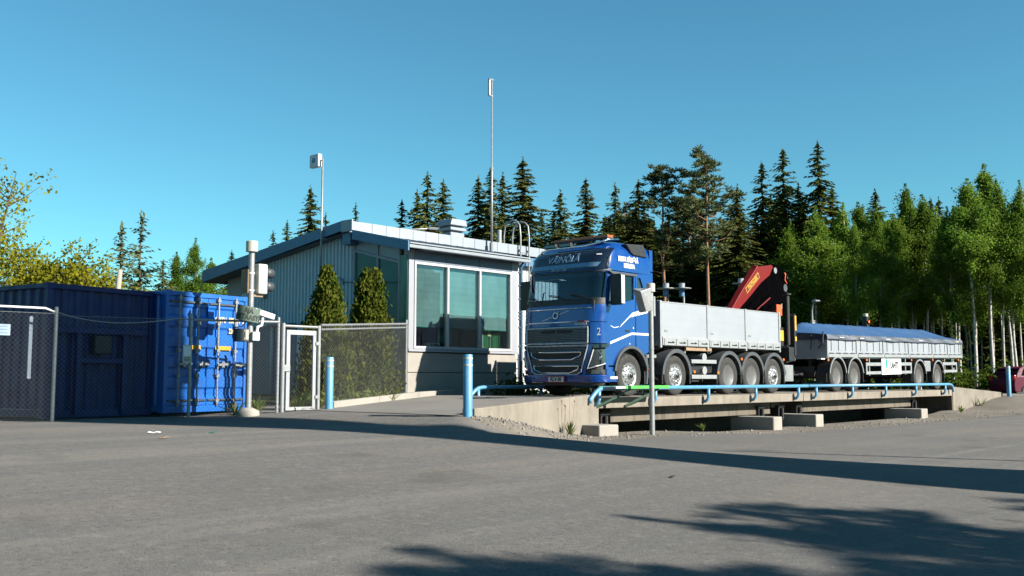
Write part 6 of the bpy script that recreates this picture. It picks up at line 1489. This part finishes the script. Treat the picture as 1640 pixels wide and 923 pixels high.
# weeds
def weed(u, v, z, h, n, label, sp_=.1, name='weed', m=None):
    q = MB(); r0 = empty(name, (u, v, z), 0, label, 'weed')
    for i in range(n):
        a = random.uniform(0, 6.28); l = h*random.uniform(.5, 1.1); o = sp_*random.uniform(.2, 1.0)
        p0 = Vector((math.cos(a)*o*.2, math.sin(a)*o*.2, 0)); p1 = p0+Vector((math.cos(a)*o*.6, math.sin(a)*o*.6, l*.6)); p2 = p0+Vector((math.cos(a)*o*1.5, math.sin(a)*o*1.5, l)); w_ = Vector((-math.sin(a), math.cos(a), 0))*.016
        q.add([p0-w_*.5, p0+w_*.5, p1+w_, p1-w_, p2], [(0,1,2,3), (3,2,4)])
    q.build('leaves', m or F_weed, r0); return r0
weed(16.45, 13.38, .05, .30, 26, 'tuft of grass growing at the foot of the ramp wall', .16)
q = MB()
for dx, hh in ((-.12,.62),(.05,.80),(.22,.70)): q.tube([(dx*.4,0,0),(dx,.0,hh)], .005, 4).lathe([(.004,hh),(.02,hh+.02),(.004,hh+.05)], 6, (dx,0,0))
q.build('dry_stalks', M_wood, None, loc=(16.42,13.4,.05), label='three thin dry stalks rising from the grass tuft by the ramp wall', cat='stalks')
weed(20.9, 12.9, .0, .22, 18, 'small weed on the gravel right of the sensor pole', .16); weed(39.3, 13.0, .0, .30, 18, 'weed growing in front of the right end of the pit', .2); weed(42.6, 13.3, .1, .45, 16, 'weed growing against the far right concrete wall', .22)
weed(11.85, 18.05, .52, .42, 44, 'leafy weeds between the sign pole and the mesh gate', .3); weed(11.3, 18.0, .5, .3, 30, 'low weeds under the corner of the blue container', .4); weed(12.72, 17.9, .53, .22, 26, 'short grass under the mesh gate', .5)
weed(13.0, 18.1, .53, .5, 26, 'dandelion clump behind the mesh gate', .3); weed(15.9, 18.5, .68, .3, 24, 'white-flowered low plant behind the double-railed fence', .3)
P = np.stack([rng.uniform(13.2,17.2,2600), np.zeros(2600), np.zeros(2600)], 1); P[:,1] = 17.92+(P[:,0]-13.2)*.45+rng.random(2600)*.9; P[:,2] = .62+(P[:,0]-13.2)*.035+np.abs(rng.normal(0,.10,2600))
tag(link_mesh('hedge_ground_cover', leaf_quads('hedge_ground_cover', P, F_weed, .05, .5)), kind='stuff')
# litter and dark pebbles on the yard
def flat(u, v, s, m, label, name='paper_scrap', cat='litter'):
    q = MB(); n = 9; P_ = [(math.cos(k*6.283/n)*s*random.uniform(.6,1.1), math.sin(k*6.283/n)*s*.6*random.uniform(.6,1.1), random.uniform(.0,.02)) for k in range(n)]
    q.v = P_ + [(x, y, z+.006) for x, y, z in P_]; q.f = [tuple(range(n)), tuple(range(2*n-1, n-1, -1))] + [(k, (k+1)%n, n+(k+1)%n, n+k) for k in range(n)]
    q.build(name, m, None, loc=(u, v, ground_z(u, v)+.014), label=label, cat=cat)
flat(6.9, 13.0, .10, M_white, 'pale crumpled scrap on the asphalt before the leftmost fence'); flat(7.45, 12.4, .06, M_greenp, 'tiny greenish scrap on the asphalt left of the middle')
flat(6.45, 11.9, .08, M_wood, 'small brown scrap on the asphalt near the left side'); flat(9.1, 6.0, .05, M_plasticd, 'dark pebble lying on the asphalt right of the middle', 'pebble', 'pebble')

# ------------------------------------------------------------------ outside the picture, throwing the shadows seen on the yard
ch = empty('grain_silo', (15.81, -6.5, 0), 0, 'tall plain round silo standing out of view right of the yard', 'silo')
MB().lathe([(1.74,-.2),(1.74,18.6),(1.3,19.3),(.2,19.6)], 36).build('shell', M_panel, ch, auto=40)
lp = empty('lamp_post', (19.6, -7.2, 0), 0, 'slim lamp post out of view to the right of the yard', 'lamp post')
MB().tube([(0,0,-.2),(0,0,9.2)], [.09,.05], 10).build('pole', M_galv, lp)
for (u, v, zt, lab, var) in ((12.0,-10.4,8.3,'first yard tree out of view to the right',0),(10.5,-9.2,8.0,'second yard tree out of view to the right',2),(12.6,-12.4,8.6,'third yard tree out of view to the right',2),(8.2,-9.6,8.1,'fourth yard tree out of view behind the viewer',3),(15.1,-11.5,8.2,'fifth yard tree out of view to the right',3),(10.2,-12.6,8.8,'sixth yard tree out of view behind the viewer',0),(14.4,-13.0,8.9,'seventh yard tree out of view behind the viewer',2)):
    place('pine' if var in (0, 3) else 'birch', var, u, v, zt, lab, 'yard trees out of view', 1.35, 0.)
